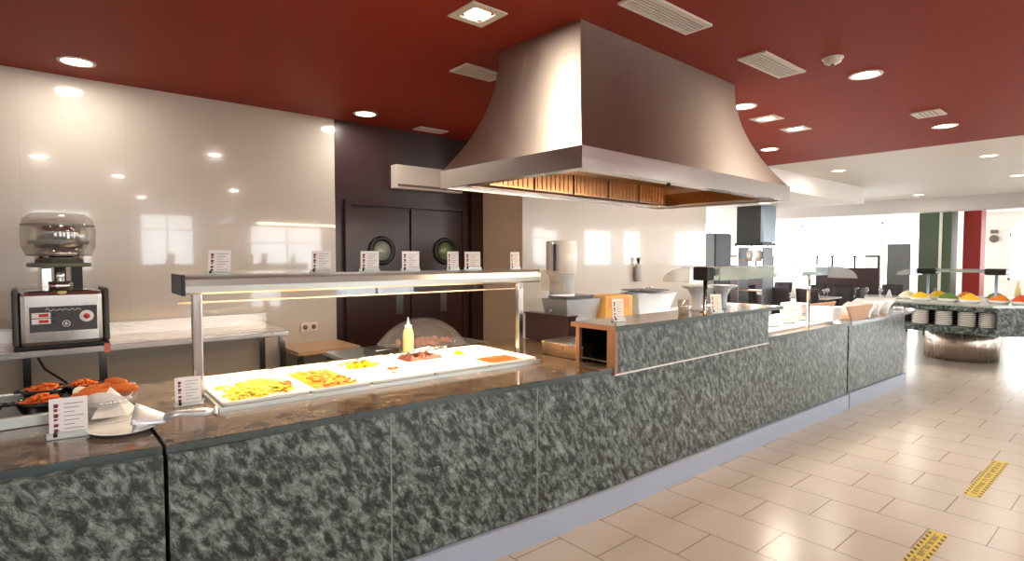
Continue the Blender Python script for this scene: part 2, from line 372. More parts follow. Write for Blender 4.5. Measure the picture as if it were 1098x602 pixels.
# wall socket
s = MB().box(1.93, 2.09, WALL_Y-.014, WALL_Y, .90, .985, bev=.004).build('wall_socket', 'grill')
tag(s, 'small cream double wall socket low on the tiled wall beside the dark doors', 'socket')
MB().lathe([(.022, 0), (.022, .004)], 20, Tr((1.97, WALL_Y-.015, .942)) @ Matrix.Rotation(PI/2, 4, 'X')).build('outlet', 'slot', s)
MB().lathe([(.022, 0), (.022, .004)], 20, Tr((2.05, WALL_Y-.015, .942)) @ Matrix.Rotation(PI/2, 4, 'X')).build('outlet', 'slot', s)

# ---------------- ceiling fittings ----------------
LIGHTS = [  # x, y, kind, z, label
 (0.308, 4.832, 'r', CEIL, 'round recessed downlight nearest the left photo edge above tiled wall'),
 (1.890, 2.494, 's', CEIL, 'square framed recessed spotlight on red ceiling left of the hood top'),
 (2.410, 4.872, 'r', CEIL, 'round recessed downlight above the dark service doors'),
 (4.617, 1.506, 'r', CEIL, 'largest round downlight on red ceiling, right of the smoke detector'),
 (7.017, 1.568, 'r', CEIL, 'round downlight near the edge of the red ceiling, beside small square vent'),
 (5.363, 2.577, 's', CEIL, 'square framed downlight just right of the hood, upper of the framed pair'),
 (6.015, 2.590, 's', CEIL, 'square framed downlight right of the hood, farther of the framed pair'),
 (6.918, 3.283, 'r', CEIL, 'round downlight low beside the hood flare at red ceiling edge'),
 (4.780, 2.499, 'r', CEIL, 'downlight half hidden behind the upper right edge of the hood'),
 (9.434, 3.413, 'r', CEIL, 'round downlight on white ceiling nearest the white soffit face'),
 (9.515, 1.652, 'r', CEIL, 'round downlight on white ceiling closest to the red ceiling at right'),
 (14.424, 3.639, 'r', CEIL, 'farthest round downlight on white ceiling in front of the beam'),
 (12.156, 1.740, 'r', CEIL, 'round downlight on white ceiling at the right photo edge'),
 (8.9, 4.9, 'r', 2.60, 'round downlight under the white soffit nearest the tiled wall end'),
 (10.6, 5.1, 'r', 2.60, 'round downlight under the white soffit farther from the tiled wall'),
]
for (x, y, k, z, lb) in LIGHTS:
    r = .085 if k == 'r' else .07
    t = empty('recessed_downlight', (x, y, z), 0, lb, 'ceiling light', None)
    if k == 'r': MB().lathe([(r, -.006), (r+.022, -.008), (r+.025, 0), (r, 0), (r, -.006)], 32).build('trim_ring', 'grill', t)
    else:
        m = MB(); q = r+.045
        m.box(-q, q, -q, -r, -.008, 0).box(-q, q, r, q, -.008, 0).box(-q, -r, -r, r, -.008, 0).box(r, q, -r, r, -.008, 0); m.build('square_frame', 'grill', t)
    MB().lathe([(0, -.004), (r, -.003), (r, 0)], 32).build('lens', 'lampglass', t)
    a = area('downlight_beam', (x, y, z-.012), (0, 0, -1), r*1.8, r*1.8, LAMP*(.6 if y > 4.7 and x < 3 or 1.8 < x < 2 else 1), (1, .92, .83), shape='DISK')
    a.parent = None
for (x, y) in [(-2.2, 1.0), (-1.0, 2.6), (1.2, -.6), (-1.2, -3), (3.2, -1.6), (6, -2), (2.0, -4.2), (9, -2), (0.2, .9)]:
    t = empty('recessed_downlight', (x, y, CEIL), 0, 'round recessed downlight on the ceiling outside the photograph', 'ceiling light', 'ceiling downlights behind the photographer')
    MB().lathe([(.085, -.006), (.107, -.008), (.110, 0), (.085, 0), (.085, -.006)], 24).build('trim_ring', 'grill', t)
    MB().lathe([(0, -.004), (.085, -.003), (.085, 0)], 24).build('lens', 'lampglass', t)
    area('downlight_beam', (x, y, CEIL-.012), (0, 0, -1), .15, .15, LAMP, (1, .92, .83), shape='DISK')
def vent(x, y, lx, ly, rz, n, lb, kind='vent'):
    t = empty('ceiling_vent', (x, y, CEIL), rz, lb, 'vent')
    f = .022
    m = MB().box(-lx/2, lx/2, -ly/2, -ly/2+f, -.012, 0).box(-lx/2, lx/2, ly/2-f, ly/2, -.012, 0).box(-lx/2, -lx/2+f, -ly/2+f, ly/2-f, -.012, 0).box(lx/2-f, lx/2, -ly/2+f, ly/2-f, -.012, 0)
    m.build('frame', 'grill', t)
    MB().box(-lx/2+f, lx/2-f, -ly/2+f, ly/2-f, -.003, 0).build('backing', 'slot', t)
    for i in range(n):
        yy = -ly/2+f+(ly-2*f)*(i+.5)/n
        MB().box(-lx/2+f, lx/2-f, yy-(ly-2*f)/n*.28, yy+(ly-2*f)/n*.28, -.010, -.004).build('slat', 'grill', t)
vent(2.66, 1.83, .62, .17, 0, 6, 'long white slotted ceiling vent at the top edge of the photo')
vent(3.90, 1.84, .60, .19, 0, 6, 'long white slotted ceiling vent between hood and smoke detector')
vent(2.48, 3.26, .36, .20, 0, 5, 'white slotted ceiling vent left behind the top of the hood')
vent(3.22, 5.05, .34, .14, 0, 4, 'small white ceiling vent above the dark service doors')
vent(6.29, 1.53, .26, .22, 0, 5, 'small square white ceiling vent beside the far red-ceiling downlight')
t = empty('smoke_detector', (4.067, 1.522, CEIL), 0, 'round white smoke detector on the red ceiling', 'smoke detector')
MB().lathe([(.055, 0), (.055, -.012), (.050, -.030), (.030, -.042), (0, -.044)], 28).build('housing', 'grill', t)
MB().lathe([(.012, -.044), (.012, -.052), (0, -.054)], 16).build('sensor_cap', 'slot', t)
MB().lathe([(.064, 0), (.064, -.008), (.056, -.010)], 28).build('base_plate', 'grill', t)
# box on the dark wall
t = MB().box(2.876, 3.70, WALL_Y-.10, WALL_Y+.004, 2.29, 2.53, bev=.008).build('wall_light_box', 'grill')
tag(t, 'long cream box fixed on the dark wall above the service doors', 'wall box')
MB().box(2.90, 3.68, WALL_Y-.104, WALL_Y-.099, 2.31, 2.335).build('lower_rail', 'slot', t)

# ---------------- extractor hood ----------------
ZB = 2.027; BH = .105
bx0, bx1, by0, by1 = 0.0, 2.44, 0.0, 1.16
tx0, tx1, ty0, ty1 = .305, 2.09, .275, .955
HO = (2.06, 1.89); HR = math.radians(2.0)
hood = empty('extractor_hood', (HO[0], HO[1], 0), HR, 'huge flared stainless steel extractor hood hanging from the red ceiling', 'extractor hood')
def loop(s, z):
    x0 = bx0+(tx0-bx0)*s; x1 = bx1+(tx1-bx1)*s; y0 = by0+(ty0-by0)*s; y1 = by1+(ty1-by1)*s
    return [(x0, y0, z), (x1, y0, z), (x1, y1, z), (x0, y1, z)]
N = 18; loops = []
for i in range(N+1):
    u = i/N; z = ZB+BH+(CEIL-ZB-BH)*u
    s = 1-(1-u)**2.15
    loops.append(loop(s, z))
for side in range(4):
    pass
m = MB()
for side in range(4):
    rows = []
    for lp in loops:
        a = Vector(lp[side]); b = Vector(lp[(side+1) % 4]); rows.append([a.lerp(b, t/6) for t in range(7)])
    m.sheet(rows)
shell = m.build('canopy', 'hood', hood)
m = MB(); t = .02
m.box(bx0-.004, bx1+.004, by0-.004, by0+t, ZB, ZB+BH+.004).box(bx0-.004, bx1+.004, by1-t, by1+.004, ZB, ZB+BH+.004).box(bx0-.004, bx0+t, by0+t, by1-t, ZB, ZB+BH+.004).box(bx1-t, bx1+.004, by0+t, by1-t, ZB, ZB+BH+.004)
m.build('rim_band', 'hoodband', hood)
# inner gutter ledge and recess
g = .13
m = MB()
m.box(bx0+t, bx1-t, by0+t, by0+g, ZB+.012, ZB+.022).box(bx0+t, bx1-t, by1-g, by1-t, ZB+.012, ZB+.022).box(bx0+t, bx0+g, by0+g, by1-g, ZB+.012, ZB+.022).box(bx1-g, bx1-t, by0+g, by1-g, ZB+.012, ZB+.022)
m.build('gutter_ledge', 'hoodband', hood)
lin_loops = []
for u, ins in ((.03, 0), (.12, .01), (.30, .05), (.55, .10)):
    z = ZB+BH*.3+(CEIL-ZB-BH)*u; sg = 1-(1-max(0, u-.1))**2.15
    lp = loop(sg, z); k = g if u < .05 else max(.03, g-.04-ins)
    sx = [1, -1, -1, 1]; sy = [1, 1, -1, -1]
    lin_loops.append([(p[0]+sx[q]*k, p[1]+sy[q]*k, ZB+.012 if u < .05 else z) for q, p in enumerate(lp)])
m = MB()
for side in range(4):
    m.sheet([[Vector(lp[side]), Vector(lp[(side+1) % 4])] for lp in lin_loops], smooth=False)
m._add(lin_loops[-1], [[0, 1, 2, 3]])
m.build('inner_lining', 'hoodin', hood)
for i in range(5):
    x0 = bx0+g+.08+i*.40
    m = MB().box(x0, x0+.38, by1-g-.10, by1-g-.07, ZB+.02, ZB+.16)
    for k in range(8): m.box(x0+.02+k*.044, x0+.035+k*.044, by1-g-.106, by1-g-.10, ZB+.03, ZB+.15)
    m.build('grease_filter', 'hoodin', hood)
tube = MB().box(.40, 2.05, by0+g+.03, by0+g+.13, ZB+.045, ZB+.085, bev=.01).build('lamp_housing', 'dsteel', hood)
MB().box(.45, 2.0, by0+g+.045, by0+g+.115, ZB+.041, ZB+.046).build('lamp_lens', 'lampglass2', tube)
MB().tube([(.95, by0+g-.01, ZB+.0), (.95, by0+g-.01, ZB+.03)], .012).build('drain_plug', 'black', hood)
a_ = area('hood_lamp_light', (3.26, 2.14, ZB+.035), (0, .35, -1), 1.5, .07, 14, (1, .70, .42))
a_ = area('hood_lamp_uplight', (3.26, 2.21, ZB+.07), (0, 1, .15), 1.5, .05, 3.0, (1, .62, .34))

# ---------------- main counter ----------------
CT = .91
# front edge of worktop in plan (slightly bent run)
EDGE = [(-1.6, 2.60), (-.08, 2.45), (.355, 2.385), (.97, 2.352), (1.64, 2.318), (2.2, 2.275), (2.75, 2.255), (4.78, 2.25), (6.58, 2.22)]
BACK_EDGE = 3.62
def edge_y(x):
    for (a, ya), (b, yb) in zip(EDGE, EDGE[1:]):
        if x <= b: return ya+(yb-ya)*(x-a)/(b-a)
    return EDGE[-1][1]
def run(x0, x1, off, back, z0, z1):
    xs = [x0]+[p[0] for p in EDGE if x0 < p[0] < x1]+[x1]
    pts = [(x, edge_y(x)+off) for x in xs]+[(x1, back), (x0, back)]
    return MB().prism(pts, z0, z1)
def counter(x0, x1, back, lb, seams, kick=True):
    t = empty('serving_counter', ((x0+x1)/2, 2.8, 0), 0, lb, 'counter'); ix = -(x0+x1)/2; iy = -2.8
    def sh(o): o.location = (ix, iy, 0); return o
    xs = [x0]+seams+[x1]
    for a, b in zip(xs, xs[1:]):
        gp = .0015
        sh(run(a+gp, b-gp, .018, edge_y(2)+.05+.02, .155, CT-.032).build('marble_panel', 'marble', t))
    for q in seams: sh(MB().box(q-.0035, q+.0035, edge_y(q)+.0168, edge_y(q)+.03, .155, CT-.033).build('seam_strip', 'seam', t))
    sh(run(x0+.01, x1-.01, .08, back-.02, .02, CT-.035).build('carcass', 'black', t))
    if kick: sh(run(x0+.002, x1-.002, -.008, edge_y(2)+.1, 0.0, .150).build('plinth', 'kick', t))
    return t, sh
c1, sh = counter(-1.6, .366, BACK_EDGE, 'left end of green marble serving counter below the white plate', [])
sh(run(-1.6, .366, 0, BACK_EDGE, CT-.032, CT-.004).build('worktop_edge', 'edge', c1))
sh(run(-1.598, .365, .004, BACK_EDGE-.002, CT-.005, CT).build('worktop', 'granite', c1))
c2, sh = counter(.378, 6.545, BACK_EDGE, 'long green marble serving counter run carrying hot food pans and raised ledge', [1.275, 2.15])
sh(run(.378, 2.758, 0, BACK_EDGE, CT-.032, CT-.004).build('worktop_edge', 'edge', c2))
sh(run(.379, 2.757, .004, BACK_EDGE-.002, CT-.005, CT).build('worktop', 'granite', c2))
sh(run(2.759, 4.775, .004, BACK_EDGE-.002, CT-.032, CT-.004).build('worktop_under_ledge', 'granite', c2))
sh(run(4.777, 6.565, 0, BACK_EDGE-.002, CT-.032, CT-.004).build('worktop_edge', 'edge', c2))
sh(run(4.778, 6.564, .004, BACK_EDGE-.002, CT-.005, CT).build('worktop', 'granite', c2))
# end counter
t = empty('serving_counter', (7.4, 2.6, 0), 0, 'far end unit of marble counter with overhanging pointed worktop', 'counter')
def sh3(o): o.location = (-7.4, -2.6, 0); return o
sh3(MB().box(6.555, 6.60, 2.262, 3.1, .02, CT-.04).build('joint_filler', 'black', t))
sh3(MB().prism([(6.60, 2.245), (8.26, 2.19), (8.26, 3.1), (6.60, 3.1)], .155, CT-.032).build('marble_panel', 'marble', t))
sh3(MB().prism([(6.60, 2.222), (8.28, 2.165), (8.28, 3.1), (6.60, 3.1)], 0, .150).build('plinth', 'kick', t))
sh3(MB().prism([(6.588, 2.215), (8.0, 2.165), (8.75, 2.20), (8.98, 2.30), (8.9, 2.55), (8.5, 3.12), (6.588, 3.12)], CT-.032, CT).build('worktop', mat('grey_worktop', (150, 156, 164), .18, coat=.4), t))

# ---------------- raised ledge ----------------
lx0, lx1 = 2.757, 4.775
t = empty('raised_ledge', (3.76, 2.4, CT), 0, 'raised green marble ledge with overhanging slab on the counter', 'ledge')
def shl(o): o.location = (-3.76, -2.4, -CT); return o
shl(MB().box(lx0+.025, lx1, 2.245, 2.275, .872, 1.138).build('marble_front', 'marble', t))
shl(MB().box(lx0, lx1, 2.238, 2.25, .862, .870).build('light_strip', 'card', t))
shl(MB().box(lx0, lx0+.025, 2.245, 2.31, .862, 1.138).build('side_post', 'brownwood', t))
shl(MB().box(lx0, lx0+.025, 2.545, 2.575, CT, 1.138).build('rear_post', 'brownwood', t))
shl(MB().box(lx0+.02, lx1-.02, 2.555, 2.575, CT, 1.138).build('back_panel', 'black', t))
shl(MB().box(lx0+.005, lx1-.02, 2.28, 2.55, .935, .943).build('inner_shelf', 'dsteel', t))
shl(MB().box(lx0-.02, lx1+.23, 2.225, 2.60, 1.140, 1.166, bev=.003).build('slab_edge', 'edge', t))
shl(MB().box(lx0-.015, lx1+.225, 2.23, 2.595, 1.164, 1.170).build('slab_top', 'granite', t))
shl(MB().box(lx0-.026, lx0-.019, 2.228, 2.597, 1.140, 1.168).build('slab_end_warm_light', 'brownwood', t))  # brown strip paints the warm light falling on the slab end
shl(MB().box(lx1-.03, lx1+.001, 2.276, 2.56, CT, 1.138).build('right_end_panel', 'brownwood', t))

# ---------------- gantry over the hot food ----------------
RZ = -.035
gx0, gx1 = .56, 2.78
g1 = empty('heated_gantry', (1.6, 3.0, CT), RZ, 'stainless steel heated gantry shelf spanning the hot food pans', 'gantry')
X0, X1 = gx0-1.6, gx1-1.6; top = 1.507-CT; bot = 1.418-CT
# rounded shelf beam profile in (y,z)
pr = [(-.005, bot), (-.02, bot+.01), (-.024, bot+.04), (-.012, top-.018), (.012, top-.004), (.04, top), (.24, top), (.25, top-.01), (.25, bot+.03), (.23, bot+.02), (.23, top-.02), (.03, top-.02), (.006, top-.04), (.002, bot)]
RM = Matrix(((0, 0, 1, 0), (1, 0, 0, 0), (0, 1, 0, 0), (0, 0, 0, 1)))
MB().prism([(a, b) for a, b in pr], X0+.012, X1, RM).build('shelf_canopy', 'steel', g1)
MB().box(X0-.005, X0+.012, -.03, .27, bot-.004, top+.006, bev=.003).build('end_cap', 'black', g1)
MB().box(X1-.002, X1+.006, -.02, .25, bot, top).build('end_cap', 'steel', g1)
MB().box(X0+.02, X1-.02, .240, .262, bot-.060, bot-.052).build('rear_rail', 'hoodin', g1)
MB().box(X0+.02, X1-.02, .250, .256, bot-.052, bot+.03).build('rear_glass', 'window', g1)
hl = MB().box(X0+.05, X1-.05, .07, .18, bot+.005, bot+.05, bev=.006).build('lamp_housing', 'dsteel', g1)
for k in range(4):
    xa = X0+.12+k*.50
    MB().box(xa, xa+.42, .09, .16, bot-.001, bot+.006).build('heat_tube', 'lampglass2', hl)
for xx in (.625, 2.625):
    p = MB().box(xx-1.6-.022, xx-1.6+.022, 0.005, .045, .002, bot+.01, bev=.006).build('post', 'steelv', g1)
    MB().box(xx-1.6-.045, xx-1.6+.045, -.02, .07, 0, .006).build('foot_plate', 'steelv', p)
ga = area('gantry_heat_light', (1.6, 3.10, 1.405), (0, 0, -1), 1.95, .10, 32, (1, .80, .56)); ga.rotation_euler.z = RZ

# curved glass wing at far end
def wing(cx, cy, cz, ry, rz_, sgn, th, parent, m='acrylic', x0=0, x1=.01):
    pts = [(cy, cz-rz_)]
    for k in range(11):
        a = PI/2*k/10; pts.append((cy+sgn*ry*math.cos(a), cz-rz_+rz_*math.sin(a)))
    mm = MB().prism(pts, x0, x1, RM); o = mm.build('curved_glass_wing', m, parent); return o
o = wing(0, -.02, top, .24, .145, -1, .01, g1, 'acrylic', X1+.004, X1+.012)

# ---------------- cards ----------------
def make_card(wd=.105, ht=.125):
    t = empty('label_stand', (0, 0, 0), 0, 'x', 'label card')
    tilt = Matrix.Rotation(math.radians(-9), 4, 'X')
    p = MB().box(-wd/2, wd/2, -.0015, .0015, .006, ht, mtx=tilt).build('card', 'card', t)
    k = MB()
    for i in range(7):
        z = ht*.84-i*ht*.105
        k.box(-wd*.12, wd*(.40-.12*(i % 3)), -.0026, -.0016, z, z+ht*.018, mtx=tilt)
    k.build('printed_lines', 'ink', p)
    k = MB()
    for i, (h, w_) in enumerate([(.10, .11), (.07, .09), (.10, .11), (.05, .09), (.08, .11), (.10, .1)]):
        z = ht*(.86-i*.125)
        k.box(-wd*.38, -wd*(.38-w_), -.0028, -.0016, z-ht*h, z, mtx=tilt); k.box(-wd*.36, -wd*.24, -.0028, -.0016, z-ht*h*.5, z-ht*h*.3, mtx=tilt)
    k.build('vertical_lettering', 'redink', p)
    b = MB().box(-wd/2-.006, wd/2+.006, -.022, .026, 0, .008, bev=.002).box(-wd/2-.006, wd/2+.006, -.016, -.009, .006, .020, bev=.001).build('holder', 'steel', t)
    MB().lathe([(.006, 0), (.006, .012), (0, .014)], 12, Tr((-wd*.33, -.018, .008))).build('clip_knob', 'black', t)
    return t
cp = make_card(); used = [False]
def zc(x, y=3.05): return 1.507
for (x, wf, lb) in [(.745, 1, 'white label card on the gantry shelf nearest its black left end'),
                    (1.26, 1, 'white label card second from the left on the gantry shelf, before the dark wall edge'),
                    (1.55, 1, 'white label card on the gantry shelf in front of the left porthole'),
                    (1.82, 1, 'white label card on the gantry shelf between the two door portholes'),
                    (2.13, .7, 'narrow white label card on the gantry shelf just right of the right porthole'),
                    (2.285, 1, 'wide white label card on the gantry shelf in front of the door frame'),
                    (2.65, .62, 'narrow white label card on the gantry shelf at its far right end')]:
    o = place(cp, used, (x, 3.10-.035*(x-1.6)+.0, 1.507), -.55, lb, 'label cards on the gantry shelf'); o.scale.x = wf
o = place(cp, used, (.115, 2.74, CT), -.12, 'white label card standing on the counter before the black bowls'); o.scale = (1.12, 1, 1.2); o['group'] = 'label cards on the worktop'
o = place(cp, used, (.565, 2.965, CT), -.10, 'white label card on the counter at the left corner of the food pans'); o.scale = (1.02, 1, 1.05); o['group'] = 'label cards on the worktop'
o = place(cp, used, (2.98, 2.40, 1.17), -.5, 'white label card on the near end of the raised ledge', 'label cards on the raised ledge'); o.scale = (.75, 1, 1.2)
o = place(cp, used, (3.98, 2.27, 1.17), -.6, 'white label card on the raised ledge below the black lamp', 'label cards on the raised ledge'); o.scale = (.8, 1, 1.15)
# ---------------- hot food well and pans ----------------
well = empty('hot_well', (1.59, 3.055, CT), RZ, 'white rimmed hot food well set into the counter under the gantry', 'food well')
well.scale.x = .965
wx0, wx1, wy0, wy1 = -.97, .99, -.35, .36
m = MB().box(wx0, wx1, wy0, wy0+.015, 0, .018).box(wx0, wx1, wy1-.015, wy1, 0, .018).box(wx0, wx0+.015, wy0+.015, wy1-.015, 0, .018).box(wx1-.015, wx1, wy0+.015, wy1-.015, 0, .018)
m.build('steel_surround', 'steel', well)
MB().box(wx0+.015, wx1-.015, wy0+.015, wy1-.015, 0, .003).build('well_bottom', 'steel', well)
def pan_mesh(lx, ly, h=.034, rim=.022):
    m = MB(); r0 = rim
    def ring(ax, ay, z, rc):
        pts = []
        for (sx, sy, a0) in ((1, 1, 0), (-1, 1, PI/2), (-1, -1, PI), (1, -1, 3*PI/2)):
            for k in range(5):
                a = a0+PI/2*k/4; pts.append((sx*(ax-rc)+rc*math.cos(a), sy*(ay-rc)+rc*math.sin(a), z))
        return pts
    ax, ay = lx/2, ly/2
    rings = [ring(ax-.012, ay-.012, .004, .02), ring(ax, ay, h-.012, .025), ring(ax, ay, h-.003, .025), ring(ax-.004, ay-.004, h, .024), ring(ax-rim, ay-rim, h-.003, .022), ring(ax-rim-.012, ay-rim-.012, h-.022, .02)]
    vs = [p for r in rings for p in r]; n = 20; fs = []
    for i in range(len(rings)-1):
        for k in range(n): fs.append([i*n+k, i*n+(k+1) % n, (i+1)*n+(k+1) % n, (i+1)*n+k])
    fs.append(list(range(n))); fs.append([(len(rings)-1)*n+k for k in range(n)])
    m._add(vs, fs, None, False); return m
def wp(x, y, z=0):  # local to world for well
    c, s_ = math.cos(RZ), math.sin(RZ); x *= .965; return (1.59+c*x-s_*y, 3.055+s_*x+c*y, CT+z)
def pan(x0, x1, y0, y1, lb):
    o = pan_mesh(x1-x0, y1-y0).build('food_pan', 'white'); o.location = wp((x0+x1)/2, (y0+y1)/2, .003); o.rotation_euler.z = RZ; o.scale.x = .965
    tag(o, lb, 'food pan', 'white porcelain food pans in the hot well'); return o
def mound(name, x0, x1, y0, y1, m_, lb, z=.030, amp=.012, hgt=.02, seedv=1, nn=26, cat='food'):
    rnd = random.Random(seedv); m = MB(); rows = []
    ph = [rnd.uniform(0, 6) for _ in range(8)]
    for i in range(nn+1):
        r = []
        for j in range(nn+1):
            u = i/nn; v = j/nn; e = min(1, min(u, 1-u, v, 1-v)*6)
            h = hgt*e+amp*e*(math.sin(u*23+ph[0])*math.sin(v*19+ph[1])+.6*math.sin(u*41+ph[2])*math.cos(v*37+ph[3])+rnd.uniform(-.6, .6))*.5
            r.append((x0+(x1-x0)*u-(x0+x1)/2, y0+(y1-y0)*v-(y0+y1)/2, max(0, h) if e > 0 else 0))
        rows.append(r)
    m.sheet(rows)
    # skirt base
    o = m.build(name, m_); o.location = wp((x0+x1)/2, (y0+y1)/2, z-.010); o.rotation_euler.z = RZ
    tag(o, lb, cat, None, 'stuff'); return o
def bits(name, x0, x1, y0, y1, n, m_, lb, z=.036, L_=.03, r=.005, seedv=3, curl=.6, layers=.02, world=False, cat='food'):
    rnd = random.Random(seedv); m = MB(); cx, cy = (x0+x1)/2, (y0+y1)/2
    for i in range(n):
        u = rnd.gauss(0, .42); v = rnd.gauss(0, .42)
        if abs(u) > 1 or abs(v) > 1: u = rnd.uniform(-1, 1); v = rnd.uniform(-1, 1)
        x = u*(x1-x0)/2; y = v*(y1-y0)/2; zz = rnd.uniform(0, layers)*(1-.6*max(abs(u), abs(v)))
        a = rnd.uniform(0, 2*PI); c = rnd.uniform(-curl, curl); pts = []
        for k in range(4):
            tt = (k/3-.5)*L_; pts.append((x+tt*math.cos(a)-c*tt*tt/L_*2*math.sin(a), y+tt*math.sin(a)+c*tt*tt/L_*2*math.cos(a), zz+rnd.uniform(0, .004)))
        m.tube(pts, r, 5)
    o = m.build(name, m_)
    o.location = (cx, cy, z) if world else wp(cx, cy, z-.012); o.rotation_euler.z = 0 if world else RZ
    tag(o, lb, cat, None, 'stuff'); return o
pan(-.955, -.545, -.335, .345, 'large white food pan of yellow pasta at the left end of the well')
pan(-.540, -.215, -.335, .345, 'white food pan filled with orange stew, second from left')
cols = [(-.205, .185), (.19, .58), (.585, .975)]
pl = [('front white pan of pale cream food with a serving spoon', 'rear white pan of bright yellow vegetables with steel tongs'),
      ('empty-looking front white pan between the cream food and red sauce', 'rear white pan of dark roast meat with serving tongs'),
      ('front right corner white pan filled with red orange sauce', 'rear right corner white pan with pale food and a yellow garnish')]
for (a, b), (l1, l2) in zip(cols, pl):
    pan(a, b, -.335, .005, l1); pan(a, b, .01, .345, l2)
bits('pasta', -.90, -.58, -.28, .10, 300, 'pasta', 'heap of glistening yellow pasta in the leftmost white pan', L_=.045, r=.0065, layers=.035, z=.030)
mound('pasta_bed', -.90, -.60, -.29, .20, 'palefood', 'pale oily bed of pasta under the yellow heap', z=.022, hgt=.008, amp=.004)
bits('fried_bits', -.66, -.56, -.22, -.04, 26, 'fried', 'brown orange fried bits beside the yellow pasta', L_=.03, r=.008, layers=.03, seedv=9, z=.032)
mound('stew', -.508, -.248, -.30, .24, 'orangefood', 'orange vegetable stew filling the second white pan', z=.026, hgt=.012, amp=.012, seedv=2)
bits('stew_chunks', -.50, -.26, -.28, .20, 90, 'orangefood', 'chunky orange pieces on top of the stew', L_=.028, r=.007, layers=.014, seedv=12, z=.036)
mound('cream_food', -.17, .15, -.30, -.03, 'palefood', 'pale cream food in the front pan with the spoon', z=.018, hgt=.012, amp=.008, seedv=5)
bits('yellow_vegetables', -.16, .05, .06, .24, 70, 'yelveg', 'bright yellow vegetable pieces heaped in a rear pan', L_=.028, r=.008, layers=.035, seedv=6, z=.032)
mound('white_rice', .225, .545, -.30, -.03, 'white', 'white rice lying flat in the middle front pan', z=.014, hgt=.010, amp=.004, seedv=7)
mound('sauce', .62, .94, -.30, -.03, 'redfood', 'red orange sauce filling the front right pan', z=.024, hgt=.010, amp=.008, seedv=8)
mound('roast_meat', .23, .50, .05, .28, 'meat', 'dark roast meat heaped in the rear middle pan', z=.024, hgt=.034, amp=.022, seedv=10)
mound('creamy_side_dish', .63, .93, .05, .30, 'palefood', 'pale creamy side dish in the rear right pan', z=.018, hgt=.010, amp=.006, seedv=11)
bits('yellow_garnish', .62, .72, .10, .19, 9, 'yelveg', 'small yellow garnish on the creamy dish in the rear right pan', L_=.02, r=.009, layers=.02, seedv=14, z=.032)
def tongs(loc, rz, lb, L_=.26):
    t = empty('serving_tongs', loc, rz, lb, 'tongs', 'steel serving tongs in the hot pans')
    for s_ in (1, -1):
        MB().tube([(0, 0, .010), (L_*.3, s_*.014, .012), (L_*.7, s_*.018, .010), (L_*.86, s_*.016, .004)], .006, 8, rads=[.006, .005, .006, .012], flat=.4).build('arm', 'mirror', t)
        MB().tube([(L_*.84, s_*.017, .004), (L_*.93, s_*.016, .002), (L_, s_*.008, .004)], .012, 8, rads=[.011, .016, .010], flat=.35).build('gripping_end', 'mirror', t)
    MB().lathe([(.010, -.006), (.010, .006)], 14, Tr((.0, 0, .010))).build('spring_joint', 'mirror', t)
    return t
tongs(wp(.16, .17, .060), RZ+PI+.10, 'steel tongs lying across the rear yellow vegetable pan')
tongs(wp(.56, .15, .072), RZ+PI+.02, 'steel tongs resting on the dark roast meat')
def spoon(loc, rz, lb, L_=.22):
    t = empty('serving_spoon', loc, rz, lb, 'spoon')
    MB().tube([(0.03, 0, .008), (L_*.5, 0, .016), (L_, 0, .014)], .004, 8, rads=[.004, .0035, .0065], flat=.5).build('handle', 'mirror', t)
    MB().lathe([(0, -.006), (.018, -.003), (.028, .006), (.029, .008), (.026, .006), (.016, -.001), (0, -.004)], 20, Matrix.Diagonal((1.4, 1, 1, 1))).build('bowl', 'mirror', t)
    return t
spoon(wp(.02, -.12, .038), RZ-.08, 'steel serving spoon resting in the front cream food pan')
MB_ = bits('spooned_food', -.02, .05, -.14, -.10, 12, 'fried', 'brown morsel in the bowl of the serving spoon', L_=.016, r=.006, layers=.006, seedv=15, z=.052)

# ---------------- left counter items ----------------
def bowl_thing(name, loc, r, h, m_, lb, group=None, cat='bowl', th=.008):
    o = MB().lathe([(0, 0), (r*.62, 0), (r*.66, .004), (r*.93, h*.7), (r, h), (r-th*.4, h+.002), (r-th, h), (r*.88-th*.3, h*.68), (r*.6, th), (0, th)], 36).build(name, m_)
    o.location = loc; tag(o, lb, cat, group); return o
rx0, rx1, ry0, ry1 = -.62, .26, 3.0, 3.56
t = empty('display_well', (-.18, 3.28, CT), 0, 'raised steel framed display well holding black bowls at the left', 'display well')
ox, oy = -(-.18), -3.28
m = MB().box(rx0+ox, rx1+ox, ry0+oy, ry0+.035+oy, 0, .045, bev=.004).box(rx0+ox, rx1+ox, ry1-.03+oy, ry1+oy, 0, .045, bev=.004).box(rx0+ox, rx0+.03+ox, ry0+.03+oy, ry1-.03+oy, 0, .045).box(rx1-.03+ox, rx1+ox, ry0+.03+oy, ry1-.03+oy, 0, .045)
m.build('steel_frame', 'steel', t)
MB().box(rx0+.02+ox, rx1-.02+ox, ry0+.02+oy, ry1-.02+oy, 0, .006).build('steel_base', 'dsteel', t)
